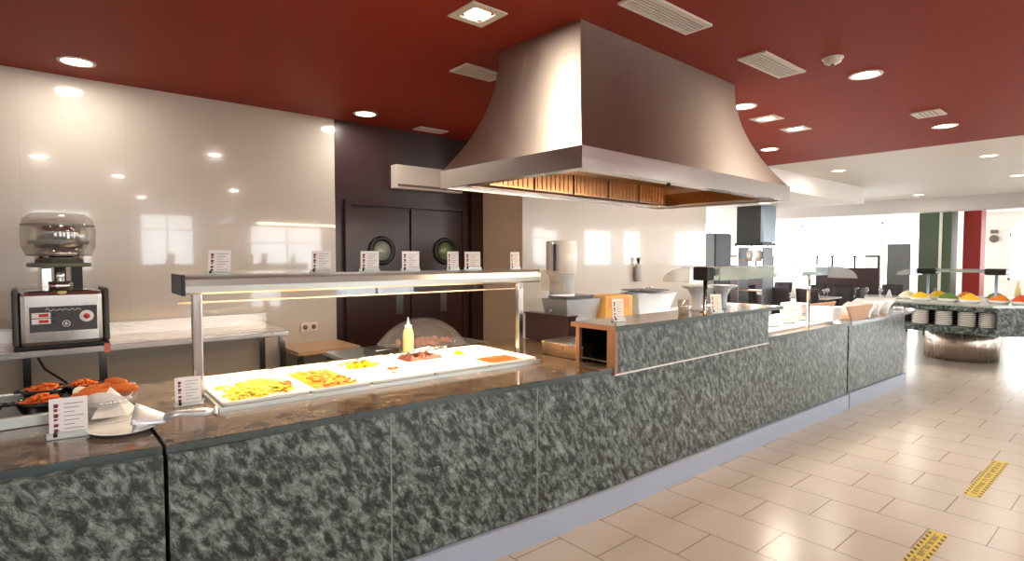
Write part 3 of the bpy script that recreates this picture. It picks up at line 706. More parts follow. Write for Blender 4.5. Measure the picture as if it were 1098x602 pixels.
for (x, y, r, lb, sd) in [(.045, 3.17, .092, 'black bowl of grated carrot closest to the label card', 1), (.06, 3.44, .09, 'black bowl of orange food behind the closest carrot bowl', 2),
                      (.205, 3.43, .075, 'black bowl of orange food behind the glass bread bowl', 3), (-.17, 3.17, .092, 'black bowl cut off by the left photo edge', 4)]:
    h = .068
    b = bowl_thing('black_bowl', (x, y, CT+.006), r, h, 'blackcer', lb, 'black bowls in the display well')
    for s_ in (1, -1): MB().tube([(s_*(r-.004), -.022, h-.004), (s_*(r+.016), -.016, h-.006), (s_*(r+.016), .016, h-.006), (s_*(r-.004), .022, h-.004)], .006, 8).build('handle', 'blackcer', b)
    rr = r*.72
    bits('grated_carrot', x-rr, x+rr, y-rr, y+rr, 110, 'carrot', 'orange food heaped in the ' + lb, z=CT+.006+h*.66, L_=.04, r=.004, layers=.045, seedv=30+sd, world=True)
# bread bowl
gb = bowl_thing('glass_bowl', (.245, 2.93, CT+.012), .118, .085, 'glass', 'round clear glass bowl with paper napkin and fried rolls', cat='bowl', th=.005)
pl_ = MB().lathe([(0, 0), (.07, 0), (.115, .008), (.135, .012), (.134, .015), (.11, .011), (.07, .005), (0, .005)], 40).build('saucer_plate', 'white'); pl_.location = (.245, 2.93, CT)
tag(pl_, 'white saucer plate under the glass bread bowl', 'plate')
# napkin
m = MB(); rows = []
rnd = random.Random(4)
for i in range(9):
    r = []
    for j in range(41):
        a = 2*PI*j/40; fl = .5+.5*math.sin(3*a+.6)
        f = i/8; rad = .03+.068*f+(.018*fl*f); z = .012+.075*f**1.6+(.040*fl*f*f)
        r.append((rad*math.cos(a), rad*math.sin(a), z))
    rows.append(r)
m.sheet(rows, smooth=False)
nk = m.build('paper_napkin', 'paper'); nk.location = (.245, 2.93, CT+.012); solid(nk, .002)
tag(nk, 'folded white paper napkin lining the glass bread bowl', 'napkin')
m = MB(); m._add([(-.075, -.105, -.03), (.045, -.125, -.03), (.085, -.085, -.015), (-.005, -.060, .085)], [[0, 1, 3], [1, 2, 3], [0, 3, 2], [0, 2, 1]])
nk2 = m.build('napkin_corner', 'paper', nk, loc=(0.02, .0, .052))
for i, (dx, dy, dz, a, L_) in enumerate([(-.035, -.02, .092, .15, .15), (.0, .02, .104, .35, .15), (.05, -.012, .100, -.2, .12), (-.04, .04, .098, .9, .12), (.045, .035, .120, 2.2, .10)]):
    c, s_ = math.cos(a), math.sin(a); m = MB()
    L_ *= 1.15; m.tube([(-L_/2*c, -L_/2*s_, .008), (-L_/2*.8*c, -L_/2*.8*s_, .012), (0, 0, .018), (L_/2*.8*c, L_/2*.8*s_, .012), (L_/2*c, L_/2*s_, .009)], .016, 10, rads=[.006, .017, .020, .018, .007])
    o = m.build('fried_roll', 'fried'); o.location = (.245+dx, 2.93+dy, CT+.012+dz)
    tag(o, ['fried roll lowest at the left of the napkin bowl', 'long fried roll across the middle of the napkin bowl', 'short fried roll at the right side of the napkin bowl', 'fried roll at the back left of the napkin bowl', 'topmost short fried roll in the napkin bowl'][i], 'bread roll', 'fried rolls in the glass bowl')
# plate with serving scoop
pl_ = MB().lathe([(0, 0), (.075, 0), (.085, .003), (.118, .014), (.122, .018), (.119, .020), (.085, .009), (.07, .006), (0, .005)], 48).build('oval_plate', 'white'); pl_.location = (.285, 2.715, CT); pl_.scale = (1.0, 1.15, 1)
tag(pl_, 'empty white plate near the counter edge holding a serving spatula', 'plate')
t = empty('serving_tongs', (.355, 2.625, CT+.022), -.28, 'wide flat bladed steel serving tongs resting on the white plate', 'tongs')
for s_ in (0, 1):
    rows = []
    for i in range(7):
        u = i/6; wd = .040*(1-.6*u); x = -.045+.11*u
        rows.append([(x, v*wd, .004+s_*.030*(1-u)+.006*(1-v*v)*(1 if s_ else -1)) for v in (-1, -.5, 0, .5, 1)])
    b = MB().sheet(rows).build('blade', 'contsteel', t); solid(b, .0015)
    MB().tube([(.06, 0, .006+s_*.004), (.12, 0, .014+s_*.006), (.20, 0, .012+s_*.006), (.245, 0, .010+s_*.004)], .008, 10, rads=[.013, .010, .011, .007], flat=.45).build('handle', 'contsteel', t)
MB().lathe([(.009, -.011), (.009, .011)], 14, Tr((.245, 0, .012)) @ Matrix.Rotation(PI/2, 4, 'X')).build('hinge', 'contsteel', t)
t.scale = (.98, 1.7, 1.3); t.rotation_euler.x = .42; t.location.z += .018

# ---------------- work table by wall and juicer ----------------
TZ = 1.005
t = empty('steel_work_table', (.2, 4.95, 0), 0, 'long stainless steel work table with upstand against the tiled wall', 'work table')
MB().box(-2.0, 1.42, -.29, .31, TZ-.045, TZ, bev=.006).build('table_top', 'steeltable', t)
MB().box(-2.0, 1.42, .285, .305, TZ-.002, TZ+.095).build('upstand', 'steeltable', t)
for (x, y) in [(-1.9, -.25), (-.6, -.25), (.19, -.25), (1.37, -.25), (-1.9, .26), (-.2, .26), (1.37, .26)]:
    MB().box(x-.022, x+.022, y-.022, y+.022, 0, TZ-.045).build('leg', 'steelv', t)
# red tag thing at table edge
o = MB().box(.395, .43, 4.642, 4.655, .955, 1.02, bev=.003).build('orange_tag', mat('orange_tag_plastic', (214, 126, 96), .4)); tag(o, 'small orange tag on the front edge of the steel work table', 'tag')
# juicer
j = empty('juice_machine', (.185, 4.86, TZ), 0, 'large stainless steel citrus juicer standing on the wall work table', 'juicer')
MB().box(-.215, .215, -.20, .18, .022, .375, bev=.03).build('body', steel('juicer_body_steel', (206, 204, 200), .20, .06, 2, 30, 40), j)
for s_ in (-1, 1): MB().box(s_*.232-.016, s_*.232+.016, -.19, .18, .03, .385, bev=.012).build('side_cheek', 'panel', j)
MB().box(-.245, .245, -.19, .18, 0, .03, bev=.008).build('base', 'black', j)
cpn = MB().box(-.165, .178, -.208, -.198, .115, .275, bev=.003).build('control_panel', 'panel', j)
for k in (0, 1):
    MB().box(-.155, -.062, -.212, -.206, .205-k*.038, .238-k*.038, bev=.002).build('display_bezel', 'card', cpn)
    MB().box(-.120, -.072, -.215, -.211, .212-k*.038, .231-k*.038).build('display', 'reddisp', cpn)
    MB().lathe([(.006, 0), (.006, .004)], 12, Tr((-.046, -.208, .222-k*.038)) @ Matrix.Rotation(PI/2, 4, 'X')).build('indicator', 'black', cpn)
MB().lathe([(.038, 0), (.038, .004), (.034, .006), (0, .006)], 32, Tr((.122, -.208, .205)) @ Matrix.Rotation(PI/2, 4, 'X')).build('button_plate', 'card', cpn)
MB().lathe([(.017, 0), (.017, .008), (0, .010)], 24, Tr((.122, -.214, .205)) @ Matrix.Rotation(PI/2, 4, 'X')).build('red_button', 'redbtn', cpn)
m = MB().lathe([(.017, 0), (.021, 0), (.021, .004), (.017, .004), (.017, 0)], 24, Tr((.016, -.208, .163)) @ Matrix.Rotation(PI/2, 4, 'X')).box(.006, .026, -.213, -.208, .160, .166).box(.013, .019, -.213, -.208, .153, .173)
m.build('round_emblem', 'card', cpn)
m = MB(); pts = [(-.085+.0062*i, -.211, .253+.007*math.sin(i*1.25)*(1.4 if i % 5 == 0 else .8)+(.006 if i in (1, 2, 15) else 0)) for i in range(30)]
m.tube(pts, .0016, 5); m.build('script_lettering', 'card', cpn)
MB().cyl((0, -.02), .075, .37, .43).cyl((0, -.02), .032, .40, .53).build('squeezer_column', 'mirror', j)
MB().box(-.10, -.045, -.06, .05, .37, .52, bev=.006).build('left_support', 'steelv', j)
MB().box(.06, .12, -.02, .10, .37, .53, bev=.004).build('right_support', 'black', j)
MB().lathe([(.020, .35), (.030, .362), (.020, .372)], 16, Tr((0, -.18, .0))).build('tap', 'oil', j)
MB().lathe([(.0, .525), (.165, .525), (.172, .532), (.172, .545), (.165, .552), (0, .552)], 40, Tr((0, -.02, 0))).build('lower_disc', mat('grey_green_disc', (110, 116, 100), .3), j)
MB().lathe([(.13, .552), (.13, .675)], 32, Tr((0, -.02, 0))).build('drum', 'mirror', j)
MB().lathe([(0, .675), (.155, .675), (.162, .681), (.162, .693), (.155, .70), (0, .70)], 40, Tr((0, -.02, 0))).build('upper_disc', mat('disc_grey', (120, 122, 116), .3), j)
MB().lathe([(.115, .70), (.115, .79), (.09, .80), (0, .80)], 32, Tr((0, -.02, 0))).build('feed_drum', 'mirror', j)
MB().lathe([(.172, .60), (.196, .66), (.200, .76), (.185, .84), (.14, .875), (0, .888)], 40, Tr((0, -.02, 0))).build('clear_cover', 'smoke', j)
m = MB()
for z, r in ((.80, .197), (.60, .173)):
    m.tube([(r*math.cos(2*PI*k/40), -.02+r*math.sin(2*PI*k/40), z) for k in range(41)], .003, 6)
m.build('cover_rim', 'dsteel', j)
o = MB().tube([(.03, 4.80, TZ-.05), (.05, 4.85, .95), (.09, 4.95, .84), (.20, 5.06, .72), (.32, 5.2, .55), (.36, 5.24, .4)], .008, 8).build('power_cord', 'black'); tag(o, 'black power cord hanging down behind the steel work table', 'cord')
t = empty('coffee_machine', (-.37, 4.9, TZ), 0, 'dark rounded machine mostly cut off at the left photo edge on work table', 'machine')
MB().lathe([(.15, 0), (.17, .02), (.19, .2), (.17, .36), (.1, .40), (0, .41)], 30).build('body', 'black', t)
MB().lathe([(.175, .3), (.18, .31), (.175, .32)], 30).build('trim_ring', 'steel', t)
# tan table next to dark wall
t = empty('low_tan_table', (2.02, 5.0, 0), 0, 'low tan topped table beside the steel work table in front of doors', 'table')
MB().box(-.30, .26, -.25, .24, .765, .80, bev=.004).build('table_top', 'tan', t)
for (x, y) in [(-.27, -.22), (.23, -.22), (-.27, .21), (.23, .21)]: MB().box(x-.02, x+.02, y-.02, y+.02, 0, .765).build('leg', 'dsteel', t)

# ---------------- items behind the food pans ----------------
KC = .86
t = empty('rear_kitchen_counter', (2.5, 4.0, 0), 0, 'dark kitchen worktop standing behind the serving counter', 'kitchen counter')
MB().box(-.75, .55, -.3, .3, KC-.03, KC, bev=.003).build('worktop', 'steel', t)
MB().box(-.73, .53, -.28, .28, .1, KC-.03).build('cabinet', 'dsteel', t)
o = MB().box(1.93, 2.12, 3.78, 3.98, KC, KC+.055, bev=.005).build('dark_tray', 'dsteel'); tag(o, 'dark steel tray at the left of the clear food dome', 'tray')
d = MB().lathe([(.40, 0), (.395, .012), (.36, .06), (.28, .14), (.18, .20), (.08, .228), (0, .235)], 48).build('food_dome', 'domeac'); d.location = (2.42, 3.95, KC+.012); d.scale = (1, .68, 1)
tag(d, 'clear plastic dome cover over food behind the hot pans', 'food cover')
o = MB().lathe([(0, 0), (.33, 0), (.38, .010), (.41, .012), (.41, .008), (.34, -.0)], 48).build('serving_platter', 'steel'); o.location = (2.42, 3.95, KC); o.scale = (1, .69, 1); tag(o, 'wide steel platter under the clear food dome', 'platter')
m = MB(); rnd = random.Random(21)
for i in range(26):
    a = rnd.uniform(0, 6.28); q = rnd.uniform(0, .24); x = q*math.cos(a); y = .6*q*math.sin(a); a2 = rnd.uniform(0, 3)
    m.tube([(x-.04*math.cos(a2), y-.04*math.sin(a2), .02), (x, y, .045), (x+.04*math.cos(a2), y+.04*math.sin(a2), .02)], .02, 8, rads=[.012, .024, .012])
o = m.build('sliced_meat', 'pink'); o.location = (2.44, 3.95, KC+.01); tag(o, 'pink sliced meat visible under the clear dome', 'food', None, 'stuff')
b = empty('squeeze_bottle', (2.12, 3.60, CT), 0, 'yellowish squeeze bottle with white nozzle standing before the clear dome', 'bottle')
b.location = (2.13, 3.66, KC)
MB().lathe([(0, 0), (.038, 0), (.04, .01), (.04, .17), (.034, .20), (.026, .215), (0, .215)], 24).build('bottle_body', 'oil', b)
MB().lathe([(.028, .212), (.028, .235), (.012, .245), (.007, .262), (.003, .295), (0, .295)], 20).build('nozzle', 'white', b)

# ---------------- steel block left of the ledge, brown unit ----------------
t = empty('plate_warmer', (2.88, 2.74, CT), .0, 'low square steel warmer unit beside the raised ledge end', 'warmer')
MB().prism([(-.10, -.205), (.22, -.16), (.22, .20), (-.10, .18)], 0, .088).build('body', 'hoodin', t)  # copper tone puts the warm light on the steel sides into their colour
MB().prism([(-.104, -.209), (.224, -.164), (.224, .204), (-.104, .184)], .086, .094).build('top_plate', 'steeltable', t)
MB().lathe([(.014, 0), (.014, .014)], 16, Tr((-.02, -.195, .04)) @ Matrix.Rotation(PI/2, 4, 'X')).build('knob', 'black', t)
t = empty('brown_service_unit', (3.5, 3.32, 0), 0, 'dark brown cabinet end panel rising behind the counter by the ledge', 'cabinet')
MB().box(-.30, -.21, -.25, .25, CT, 1.12, bev=.004).build('body', 'darkpanel', t)
MB().box(-.31, -.20, -.26, .26, 1.12, 1.135, bev=.003).build('top', 'darkpanel', t)
t = empty('white_topped_shelf', (5.2, 3.4, 0), 0, 'white topped back shelf unit running behind the raised marble ledge', 'shelf')
MB().box(-1.88, 1.3, -.25, .20, 1.00, 1.04, bev=.004).build('top', 'bluewhite', t)
MB().box(-1.87, 1.27, -.2, .18, CT, 1.00).build('cabinet', 'steel', t)
# white cylindrical urn
t = empty('white_urn', (4.05, 3.98, 0), 0, 'tall white cylindrical urn on a slim column by the tiled wall', 'urn')
MB().lathe([(0, 0), (.15, 0), (.15, .03), (.12, .05), (.12, 1.39), (.14, 1.41), (.14, 1.42)], 32).build('column', 'bluewhite', t)
MB().lathe([(.145, 1.42), (.155, 1.43), (.155, 1.74), (.145, 1.75), (0, 1.755)], 36).build('tank', 'white', t)
MB().box(-.175, -.15, -.10, -.06, 1.46, 1.72).build('level_gauge', 'grey', t)
# gn containers
t = empty('steel_container', (3.56, 3.38, 1.041), 0, 'deep tapered stainless steel container behind the brown cabinet end', 'container')
def tapered(lx, ly, h, tp=.82, th=.004):
    m = MB(); a = [(-1, -1), (1, -1), (1, 1), (-1, 1)]
    vs = [(lx/2*tp*x, ly/2*tp*y, 0) for x, y in a]+[(lx/2*x, ly/2*y, h) for x, y in a]+[(lx/2*1.08*x, ly/2*1.08*y, h+.003) for x, y in a]+[((lx/2-th)*x, (ly/2-th)*y, h+.001) for x, y in a]+[((lx/2*tp-th)*x, (ly/2*tp-th)*y, th) for x, y in a]
    fs = [[3, 2, 1, 0]]+[[i, (i+1) % 4, 4+(i+1) % 4, 4+i] for i in range(4)]+[[4+i, 4+(i+1) % 4, 8+(i+1) % 4, 8+i] for i in range(4)]+[[8+i, 8+(i+1) % 4, 12+(i+1) % 4, 12+i] for i in range(4)]+[[12+i, 12+(i+1) % 4, 16+(i+1) % 4, 16+i] for i in range(4)]+[[16, 17, 18, 19]]
    m._add(vs, fs); return m
tapered(.42, .30, .20).build('pan', M['contsteel'], t)
MB().tube([(-.23, 0, .125), (-.26, 0, .10), (-.23, 0, .08)], .006).build('handle', 'mirror', t)
o = tapered(.34, .26, .12).build('steel_container', M['contsteel']); o.location = (3.56, 3.38, 1.225); o.scale = (1, .9, .35)
tag(o, 'shallow steel insert nested at the top of the deep tapered container', 'container')
o = MB().box(3.80, 4.17, 3.20, 3.46, 1.041, 1.255, bev=.006)
o = o.build('orange_yellow_box', 'orangebox'); tag(o, 'yellow orange box standing behind the label card on the ledge', 'box')
struct_ = None
MB().box(3.84, 4.11, 3.197, 3.202, 1.15, 1.235).build('printed_panel', mat('peach_print', (240, 170, 120), .6), o)
o = tapered(.62, .34, .20, .72).build('white_basin', 'bluewhite'); o.location = (4.60, 3.40, 1.04); tag(o, 'bluish white tapered plastic basin right of the yellow orange box', 'basin')
o = MB().lathe([(0, .0), (.10, 0), (.20, .018), (.23, .026), (.228, .030), (.19, .022), (.1, .006), (0, .006)], 36).build('grey_platter', 'dsteel'); o.location = (4.60, 3.38, 1.245); tag(o, 'dark shallow platter lying across the white basin', 'platter')
o = MB().tube([(-.12, 0, .0), (0, 0, .03), (.1, .02, .012)], .008).build('ladle', 'mirror'); o.location = (4.62, 3.36, 1.276); tag(o, 'steel ladle lying on the dark platter over the basin', 'ladle')
t = empty('soap_dispenser', (5.95, WALL_Y2-.05, 1.28), 0, 'grey bottle shaped soap dispenser on the white tiled wall', 'soap dispenser')
MB().lathe([(0, 0), (.05, 0), (.055, .02), (.055, .16), (.036, .21), (.018, .23), (0, .23)], 24, Matrix.Diagonal((1, .7, 1, 1))).build('bottle', mat('dispenser_grey', (172, 168, 162), .4), t)
MB().lathe([(.016, .228), (.016, .26), (.024, .265), (.024, .30), (0, .305)], 16).build('pump', 'dsteel', t)
# glass tumblers on the ledge
def tumbler(r=.034, h=.085):
    return MB().lathe([(0, 0), (r*.85, 0), (r, h), (r-.003, h), (r*.8, .01), (0, .008)], 24)
o = tumbler(.045, .10).build('glass_tumbler', 'glass'); o.location = (3.80, 2.44, 1.17); tag(o, 'clear glass tumbler on the raised ledge left of the lamp post', 'glass')
o2 = MB().lathe([(0, .009), (.030, .009), (.033, .05), (0, .052)], 20).build('sugar_sachets', 'paper', o)
# white trumpet stands
def trumpet(loc, lb, s_=1):
    t = empty('trumpet_bowl', loc, 0, lb, 'bowl', 'white trumpet bowls on the raised ledge')
    MB().lathe([(0, 0), (.05, 0), (.052, .006), (.036, .03), (.040, .11), (.070, .165), (.115, .185), (.113, .190), (.066, .172), (.0, .12)], 36).build('flared_bowl', 'bluewhite', t)
    MB().lathe([(.112, .183), (.117, .186), (.117, .191), (.112, .192)], 36).build('rim', 'steel', t)
    t.scale = (s_, s_, s_)
trumpet((4.08, 2.50, 1.17), 'white trumpet shaped bowl directly behind the lamp post')
trumpet((4.40, 2.46, 1.17), 'white trumpet shaped bowl right of the lamp post', 1.0)
# ---------------- second gantry ----------------
g2 = empty('ledge_gantry', (4.9, 2.36, 1.17), 0, 'glass and steel sneeze guard on posts with black lamp end', 'gantry')
zt = 1.515-1.17
MB().box(-.96, 1.15, -.05, .07, zt-.10, zt-.07, bev=.004).build('shelf_rail', 'steel', g2)
MB().box(-.90, 1.15, -.10, .12, zt-.012, zt, bev=.003).build('glass_shelf', 'greenglass', g2)
MB().box(-.90, 1.15, -.105, -.095, zt-.10, zt).build('front_fascia', 'greenglass', g2)
MB().box(-.99, -.895, -.055, .075, zt-.10, zt+.005, bev=.012).build('lamp_head', 'black', g2)
for sx, nm in ((-.93, 0), (.95, 1)):
    p = MB().lathe([(.045, 0), (.045, .006), (.016, .010), (.016, zt-.10)], 20, Tr((sx, .0, 0 if sx < 0 else -(1.17-CT)))).build('post', 'steelv', g2)
    if sx > 0:
        MB().lathe([(.016, zt-.10-.27), (.016, zt-.09)], 20, Tr((sx, 0, 0))).build('post_top', 'steelv', g2)
wing(0, .12, zt, .24, .12, 1, .01, g2, 'acrylic', -.97, -.96)
wing(0, -.10, zt, .26, .125, -1, .01, g2, 'bluegl', 1.14, 1.15)
wing(0, .12, zt, .24, .12, 1, .01, g2, 'acrylic', 1.13, 1.14)
area('ledge_gantry_light', (5.35, 2.52, 1.39), (0, 0, -1), 1.2, .08, 26, (1, .88, .72))
# ---------------- food display right part ----------------
t = empty('chilled_display', (5.62, 2.72, CT), 0, 'bright white display well on the counter beyond the ledge', 'display well')
MB().box(-.74, .86, -.36, .30, 0, .02, bev=.004).build('white_tray', 'white', t)
MB().box(-.74, .86, .30, .33, 0, .10).build('rear_lip', 'steel', t)
defs = [(5.08, 2.52, 'white_oval_dish', 'pale oval dish of yellow food nearest the ledge end', 'palefood'), (5.45, 2.56, 'white_oval_dish', 'white oval dish of cream food in the middle of the display well', 'palefood'),
        (5.85, 2.58, 'white_oval_dish', 'white oval dish of orange fish in the far part of the display well', 'orangefood'), (5.2, 2.85, 'white_oval_dish', 'white oval dish at the back of the display well by the ledge', 'leaf'), (6.2, 2.62, 'white_oval_dish', 'white oval dish at the far end of the display well', 'pink')]
for (x, y, n_, lb, fm) in defs:
    o = MB().lathe([(0, 0), (.10, 0), (.15, .022), (.148, .026), (.10, .008), (0, .006)], 32).build('oval_dish', 'white'); o.location = (x, y, CT+.02); o.scale = (1.1, .75, 1)
    tag(o, lb, 'dish', 'oval dishes in the display well')
    MB().lathe([(0, .030), (.06, .024), (.10, .008)], 20).build('food', fm, o)
o = MB().box(4.84, 5.7, 3.0, 3.06, CT+.02, CT+.14, bev=.006).build('orange_tray_edge', 'orangebox'); tag(o, 'long orange edged tray behind the display well dishes', 'tray')
# blocks of white folded cloth
for i, (x, y, h, lb) in enumerate([(6.42, 2.42, .14, 'white folded cloth pile before the wooden tray'), (6.47, 2.75, .16, 'white folded cloth pile behind, left of the wooden tray')]):
    m = MB()
    for k in range(6): m.box(-.11+.004*(k % 2), .11-.003*(k % 3), -.12, .12, k*h/6, (k+.9)*h/6, bev=.008)
    o = m.build('folded_cloth_pile', 'paper'); o.location = (x, y, CT+(.0 if x > 6.48 else .02)); tag(o, lb, 'cloth', 'white folded cloths')
# wooden tray with curved scoops
t = empty('wooden_tray', (7.05, 2.42, CT), -.05, 'angled wooden tray holding white curved dividers on the counter end', 'tray')
MB().prism([(-.30, 0), (.10, 0), (.26, .155), (-.42, .155)], -.01, .01, Matrix.Rotation(PI/2, 4, 'X')).build('front_board', 'wood', t, loc=(0, -.16, 0))
MB().prism([(-.30, 0), (.10, 0), (.26, .155), (-.42, .155)], -.01, .01, Matrix.Rotation(PI/2, 4, 'X')).build('back_board', 'wood', t, loc=(0, .24, 0))
MB().box(-.30, .80, -.15, .23, 0, .012).build('tray_bottom', 'wood', t)
for k in range(3):
    x = .10+.27*k; rows = []
    for i in range(9):
        u = i/8; rows.append([(x+.05*u+.20*u**3-.02+.04*v, -.17-.02+.34*v, .008+.145*u) for v in (0, .5, 1)])
    o = MB().sheet(rows).build('curved_divider', 'white', t); solid(o, .03)
o = MB().lathe([(0, 0), (.05, 0), (.06, .03), (.055, .035), (0, .035)], 20).build('white_ramekin', 'white'); o.location = (8.62, 2.36, CT); tag(o, 'tiny white ramekin at the pointed end of the worktop', 'ramekin')

# ---------------- salad island ----------------
isl = empty('salad_island', (11.2, 2.0, 0), 0, 'round based green marble salad island in the dining room', 'buffet island')
MB().lathe([(.475, 0), (.475, .54)], 48, Tr((-.02, .2, 0))).build('steel_base', steel('island_base_steel', (206, 190, 176), .25, .12, 2, 14, 30), isl)
body = [(-1.25, .95), (-1.35, -.42), (-.75, -.95), (.9, -.95), (1.3, 0), (.9, .95)]
MB().prism(body, .52, .62).build('lower_deck', 'marble', isl)
MB().prism([(x*.86, y*.86) for x, y in body], .60, .84).build('recessed_core', 'black', isl)
MB().prism([(x*1.03, y*1.03) for x, y in body], .84, .905).build('marble_top', 'marble', isl)
MB().prism([(-1.30, -.42), (-1.34, -.44), (-.76, -.93), (-.70, -.90)], .60, .85).build('marble_flank', 'marble', isl)
MB().prism([(x*.93, y*.90) for x, y in body], .903, .925).build('ice_well', 'steel', isl)
ps = [(9.98, 2.45), (9.98, 2.17), (9.99, 1.91), (10.0, 1.68)]
for i, (x, y) in enumerate(ps):
    m = MB(); r = .105
    for k in range(9): m.lathe([(r*.7, k*.023), (r, k*.023+.012), (r, k*.023+.019), (r*.8, k*.023+.020)], 24)
    o = m.build('plate_stack', 'white'); o.location = (x, y, .62)
    tag(o, ['leftmost white plate stack in the salad island niche', 'second white plate stack from the left in the island niche', 'third white plate stack from the left in the island niche', 'rightmost white plate stack in the island niche'][i], 'plate stack', 'plate stacks under the salad island top')
sal = [('yelveg', 10.35, 2.55), ('leaf', 10.42, 2.22), ('yelveg', 10.35, 1.95), ('orangefood', 10.5, 1.65), ('redfood', 10.45, 1.40), ('yelveg', 10.9, 2.45), ('orangefood', 10.9, 2.1), ('leaf', 10.9, 1.75), ('redfood', 11.0, 1.4), ('palefood', 10.65, 2.78)]
cn = ['yellow corn', 'green leaves', 'yellow fruit', 'orange carrot', 'red tomato', 'yellow pepper', 'orange fruit', 'green salad', 'red beetroot', 'pale pasta']
for (f, x, y), c in zip(sal, cn):
    o = MB().lathe([(0, 0), (.10, 0), (.14, .05), (.135, .052), (.09, .01), (0, .01)], 24).build('salad_bowl', 'white'); o.location = (x, y, .925)
    tag(o, 'white salad bowl heaped with %s on the marble island' % c, 'bowl', 'salad bowls on the island')
    m = MB(); rnd = random.Random(int(x*100+y*10)); n_ = 14; rows = []
    for i in range(n_+1):
        rr = .12*i/n_; rows.append([(rr*math.cos(2*PI*k/24), rr*math.sin(2*PI*k/24), .095-.06*(i/n_)**2+(rnd.uniform(-.008, .008) if k < 24 else 0)) for k in range(24)]+[(rr, 0, .095-.06*(i/n_)**2)])
    m.sheet(rows, smooth=False); sl = m.build('salad', f, o); sl.scale = (1.08, 1.08, 1.35)
ig = empty('island_sneeze_guard', (10.45, 2.1, .925), 0, 'clear glass sneeze guard with two black lamps on the salad island', 'sneeze guard')
for i, yy in enumerate((.38, -.42)):
    p = MB().lathe([(.04, 0), (.04, .006), (.018, .01), (.018, .42)], 16, Tr((0, yy, 0))).build('post', 'kick', ig)
    MB().box(-.12, .12, yy-.12, yy+.12, .41, .50, bev=.02).build('lamp_head', 'black', ig)
MB().box(-.05, .05, -.30, .26, .44, .475, bev=.004).build('cross_bar', 'steel', ig)
wing(0, .50, .49, .26, .10, 1, .01, ig, 'bluegl', -.16, .16)
MB().box(-.16, .16, -.30, .26, .48, .488).build('glass_shelf', 'greenglass', ig)
for i, (x, y, h, r) in enumerate([(11.2, 1.55, .30, .04), (11.25, 1.30, .26, .05), (11.1, 1.12, .24, .045)]):
    o = MB().lathe([(0, 0), (r, 0), (r, h*.6), (r*.4, h*.78), (r*.35, h), (0, h)], 20).build('dressing_bottle', ['oil', 'brownwood', 'dsteel'][i]); o.location = (x, y, .925)
    tag(o, ['tall pale dressing bottle at the back of the salad island', 'brown dressing bottle at the right of the salad island', 'dark steel flask nearest the right photo edge on the island'][i], 'bottle', 'dressing bottles on the island')

# ---------------- background dining room ----------------
def column(x, y, lx, ly, m_, lb, fluted=False):
    m = MB().box(-lx/2, lx/2, -ly/2, ly/2, 0, 2.6 if 15.4 < x < 15.9 else CEIL, bev=.01)
    o = m.build('column', m_); o.location = (x, y, 0); tag(o, lb, 'column')
    if fluted: MB().box(-lx/2-.02, -lx/2, -.03-.12, .03-.12, 0, CEIL).build('pale_edge_strip', 'whitewall', o)
    return o
column(17.3, 3.93, .6, .66, 'green', 'wide dark green column in the dining room', True)
column(17.6, 3.27, .5, .34, 'redcol', 'narrow red column right of the green column')
o = MB().box(-.03, .03, -.24, .24, 0, 1.90, bev=.005).build('grey_partition', 'greypart'); o.location = (16, 4.40, 0); tag(o, 'plain grey partition panel left of the green column', 'partition')
MB().box(-.08, .08, -.24, .24, 0, .03).build('foot', 'dsteel', o)
pt = empty('dining_screen', (15.0, 5.2, 0), 0, 'dark low dining screen topped by a framed glass strip', 'screen')
MB().box(-.04, .04, -.70, .68, 0, 1.33, bev=.005).build('dark_panel', 'darkpanel', pt)
m = MB().box(-.025, .025, -.70, .68, 1.58, 1.62)
for y in (-.70, -.20, .30, .65): m.box(-.025, .025, y, y+.035, 1.33, 1.6)
m.build('frame', 'black', pt)
MB().box(-.004, .004, -.68, .66, 1.33, 1.58).build('glass', 'window', pt)
pt2 = copy_tree(pt); pt2.location = (16.2, 8.2, 0); pt2['label'] = 'dark low dining screen far left behind the steel chimney'
# chimney
t = empty('extractor_chimney', (11.25, 5.6, 1.84), 0, 'dark square extractor chimney hanging from the white soffit', 'chimney')
MB().box(-.25, .25, -.24, .26, .0, .76).build('dark_duct', 'black', t)
MB().box(-.255, .255, -.30, -.24, .04, .76).build('steel_side', 'bluegrey', t)
MB().box(-.28, .28, -.30, .28, -.03, .03, bev=.006).build('collar', 'black', t)
t = empty('open_shelf_unit', (11.25, 5.58, 0), 0, 'open shelving unit with crockery below the dark chimney', 'shelf unit')
for y in (-.26, .24): MB().box(-.2, .2, y, y+.025, 0, 1.78).build('side_panel', 'grey', t)
for z in (.9, 1.2, 1.5, 1.76): MB().box(-.2, .2, -.235, .24, z, z+.02).build('shelf', 'brownwood', t)
for i, (y, z) in enumerate([(5.48, 1.22), (5.68, 1.22), (5.48, 1.52), (5.68, 1.52)]):
    o = MB().lathe([(0, 0), (.05, 0), (.07, .1), (.06, .18), (.03, .2), (0, .2)], 16).build('white_jug', 'white'); o.location = (11.2, y, z)
    tag(o, ['white jug on the lower shelf at right under the chimney', 'white jug on the lower shelf at left under the chimney', 'white jug on the upper shelf at right under the chimney', 'white jug on the upper shelf at left under the chimney'][i], 'jug', 'white jugs on the open shelves')
t = empty('tall_fridge', (11.3, 6.42, 0), 0, 'tall grey refrigerator with a black edge behind the tiled wall end', 'refrigerator')
MB().box(-.3, .3, -.08, .40, .0, 2.09, bev=.008).build('body', 'grey', t)
MB().box(-.31, .3, -.12, -.08, .02, 2.07).build('door_edge', 'black', t)
o = MB().box(11.0, 11.05, 6.60, 6.72, 2.18, 2.40, bev=.006).build('wall_speaker', 'slot'); tag(o, 'small olive speaker hung above the tall refrigerator', 'speaker')
o.location.z = 0
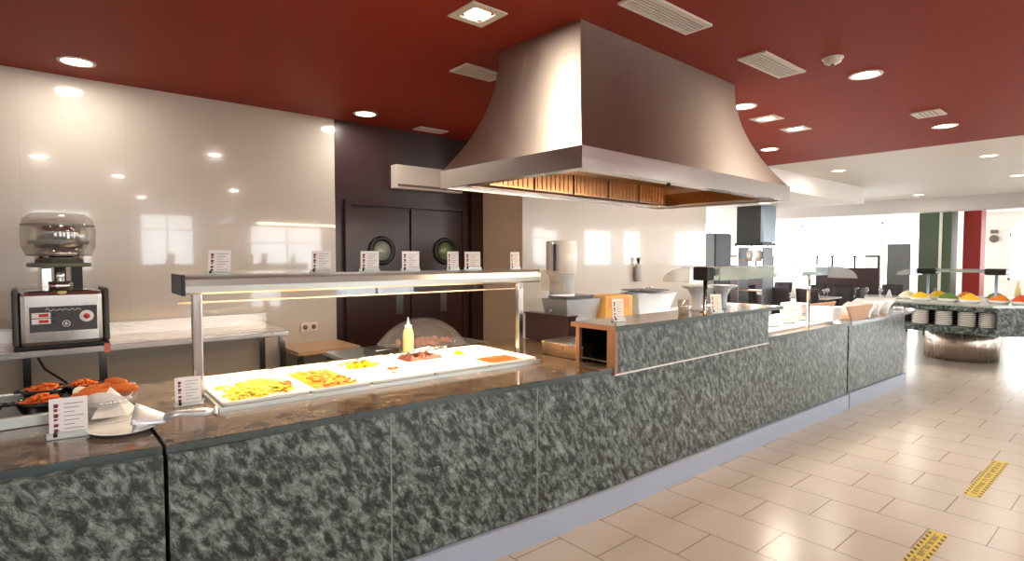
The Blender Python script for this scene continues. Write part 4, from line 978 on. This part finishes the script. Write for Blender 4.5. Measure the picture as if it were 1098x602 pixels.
MB().tube([(11.04, 6.66, 2.40), (11.04, 6.66, 2.6)], .012).build('bracket', 'dsteel', o)
# dining tables and chairs
def make_table():
    t = empty('dining_table', (0, 0, 0), 0, 'x', 'table', 'white clothed dining tables')
    MB().box(-.42, .42, -.42, .42, .72, .75, bev=.006).build('tabletop', 'white', t)
    for sx in (-1, 1):
        for sy in (-1, 1): MB().box(sx*.37-.02, sx*.37+.02, sy*.37-.02, sy*.37+.02, 0, .72).build('leg', 'chair', t)
    return t
def make_chair():
    t = empty('dining_chair', (0, 0, 0), 0, 'x', 'chair', 'dark dining chairs')
    MB().box(-.22, .22, -.22, .22, .42, .48, bev=.02).build('seat', 'chair', t)
    rows = [[(-.21+.42*j/4, .20+.10*i/6+.03*math.sin(PI*j/4), .46+.50*i/6) for j in range(5)] for i in range(7)]
    o = MB().sheet(rows).build('backrest', 'chair', t); solid(o, .04)
    for sx in (-1, 1):
        for sy in (-1, 1): MB().tube([(sx*.18, sy*.18, .43), (sx*.20, sy*.20, 0)], .016).build('leg', 'chair', t)
    return t
dt = make_table(); du = [False]
for (x, y, lb) in [(12.6, 5.0, 'white dining table nearest, seen between the gantry wing and sofa screen'), (13.9, 4.2, 'white dining table before the grey partition'), (13.2, 6.3, 'white dining table under the chimney side'), (10.2, 7.2, 'white dining table near the refrigerator')]:
    place(dt, du, (x, y, 0), 0, lb)
dc = make_chair(); cu = [False]; k = 0
for (x, y, rz, lb) in [(11.9, 5.28, PI/2, 'dark dining chair at the near left side of nearest white table'), (11.9, 4.72, PI/2, 'dark dining chair at the near right side of nearest white table'),
                       (13.28, 5.28, -PI/2, 'dark dining chair behind the nearest white table by the screen'), (13.22, 4.72, -PI/2, 'dark dining chair turned slightly behind the nearest table'),
                       (13.9, 3.50, PI, 'dark dining chair in front of the partition table'), (14.62, 4.2, -PI/2, 'dark dining chair behind the partition table'),
                       (12.6, 6.3, PI/2, 'dark dining chair at the table beside the chimney'), (13.85, 6.3, -PI/2, 'dark dining chair behind the table beside the chimney'), (12.6, 4.36, PI, 'dark dining chair on the open right side of the nearest table')]:
    place(dc, cu, (x, y, 0), rz, lb)
def wineglass():
    return MB().lathe([(0, 0), (.034, 0), (.034, .003), (.005, .008), (.004, .075), (.012, .085), (.034, .115), (.036, .145), (.030, .175), (.028, .175), (.034, .145), (.031, .117), (0, .088)], 16)
wgp = wineglass().build('wine_glass', 'glass'); tag(wgp, 'x', 'glass', 'wine glasses on the dining tables'); wu = [False]
pos = [(12.45, 5.2), (12.5, 4.95), (12.55, 4.75), (12.85, 5.2), (12.85, 4.8), (13.55, 4.5), (13.6, 4.3), (13.62, 4.05), (14.05, 4.45), (14.1, 4.2)]
for i, (x, y) in enumerate(pos):
    near = 'nearest white table' if i < 5 else 'partition table'
    place(wgp, wu, (x, y, .75), 0, 'empty wine glass, %s on the %s' % (['farthest left', 'second from left', 'third from left', 'behind and left', 'behind and right'][i % 5] if i < 5 else ['leftmost in front', 'middle in front', 'rightmost in front', 'left at the back', 'right at the back'][i-5], near), 'wine glasses on the ' + near)
for i, (x, y) in enumerate([(12.4, 5.32), (12.42, 4.85), (12.75, 5.0), (13.56, 3.88), (13.85, 4.55)]):
    m = MB(); m.lathe([(.055, 0), (.045, .06), (.018, .15), (0, .17)], 12)
    o = m.build('folded_napkin', 'paper'); o.location = (x, y, .75)
    tag(o, ['white folded napkin at the left of the nearest table', 'white folded napkin at the right of the nearest table', 'white folded napkin in the middle of the nearest table', 'white folded napkin at the right of the partition table', 'white folded napkin at the left of the partition table'][i], 'napkin', 'cone napkins on the dining tables')
# wall ornament between red column and arch
o = MB().box(-.02, .02, -.09, .09, 0, .10, bev=.004).build('wall_plaque', 'slot'); o.location = (21.97, 3.62, 2.28); tag(o, 'small dark wall plaque right of the red column', 'plaque')
MB().lathe([(.11, 0), (.11, .03), (.06, .04), (0, .04)], 20, Tr((-.0, 0, -.16)) @ Matrix.Rotation(-PI/2, 4, 'Y')).build('round_face', 'slot', o)
t = empty('rolling_cart', (14.0, 1.5, 0), 0, 'low dark pushchair-like cart on the floor behind the island at right', 'cart')
MB().box(-.3, .3, -.25, .25, .12, .30, bev=.04).build('body', 'chair', t)
for sx in (-.25, .25):
    for sy in (-.2, .2): MB().lathe([(.05, -.015), (.05, .015)], 16, Tr((sx, sy, .05)) @ Matrix.Rotation(PI/2, 4, 'X')).build('wheel', 'black', t)
MB().tube([(.3, 0, .28), (.5, 0, .5)], .015).build('handle', 'redbtn', t)

# ---------------- floor tape ----------------
def tape(x0, x1, lb):
    t = MB().box(x0, x1, .808, .902, 0, .0015).build('floor_tape', 'yellow'); tag(t, lb, 'floor marking', 'yellow floor distance markers')
    n = int((x1-x0)/.055)
    for (ya, yb) in ((.810, .828), (.882, .900)):
        m = MB()
        for i in range(n):
            x = x0+.01+i*(x1-x0-.02)/n
            m._add([(x, ya, .0022), (x+.024, ya, .0022), (x+.036, yb, .0022), (x+.012, yb, .0022)], [[0, 1, 2, 3]])
        m.build('black_hatching', 'darktape', t)
    m = MB(); rnd = random.Random(2); x = x0+.05
    while x < x1-.07:
        wd = rnd.choice((.018, .024, .03)); m.box(x, x+wd*.35, .840, .868, .0015, .0021); m.box(x+wd*.35, x+wd, rnd.choice((.840, .852, .862)), rnd.choice((.8685, .8725)), .0015, .0021)
        x += wd+rnd.choice((.008, .008, .008, .03))
    m.build('lettering', 'oliveink', t)
tape(2.96, 3.99, 'yellow and black floor distance marker nearest the camera at the bottom edge')
tape(4.77, 5.76, 'yellow and black floor distance marker farther away at the right')
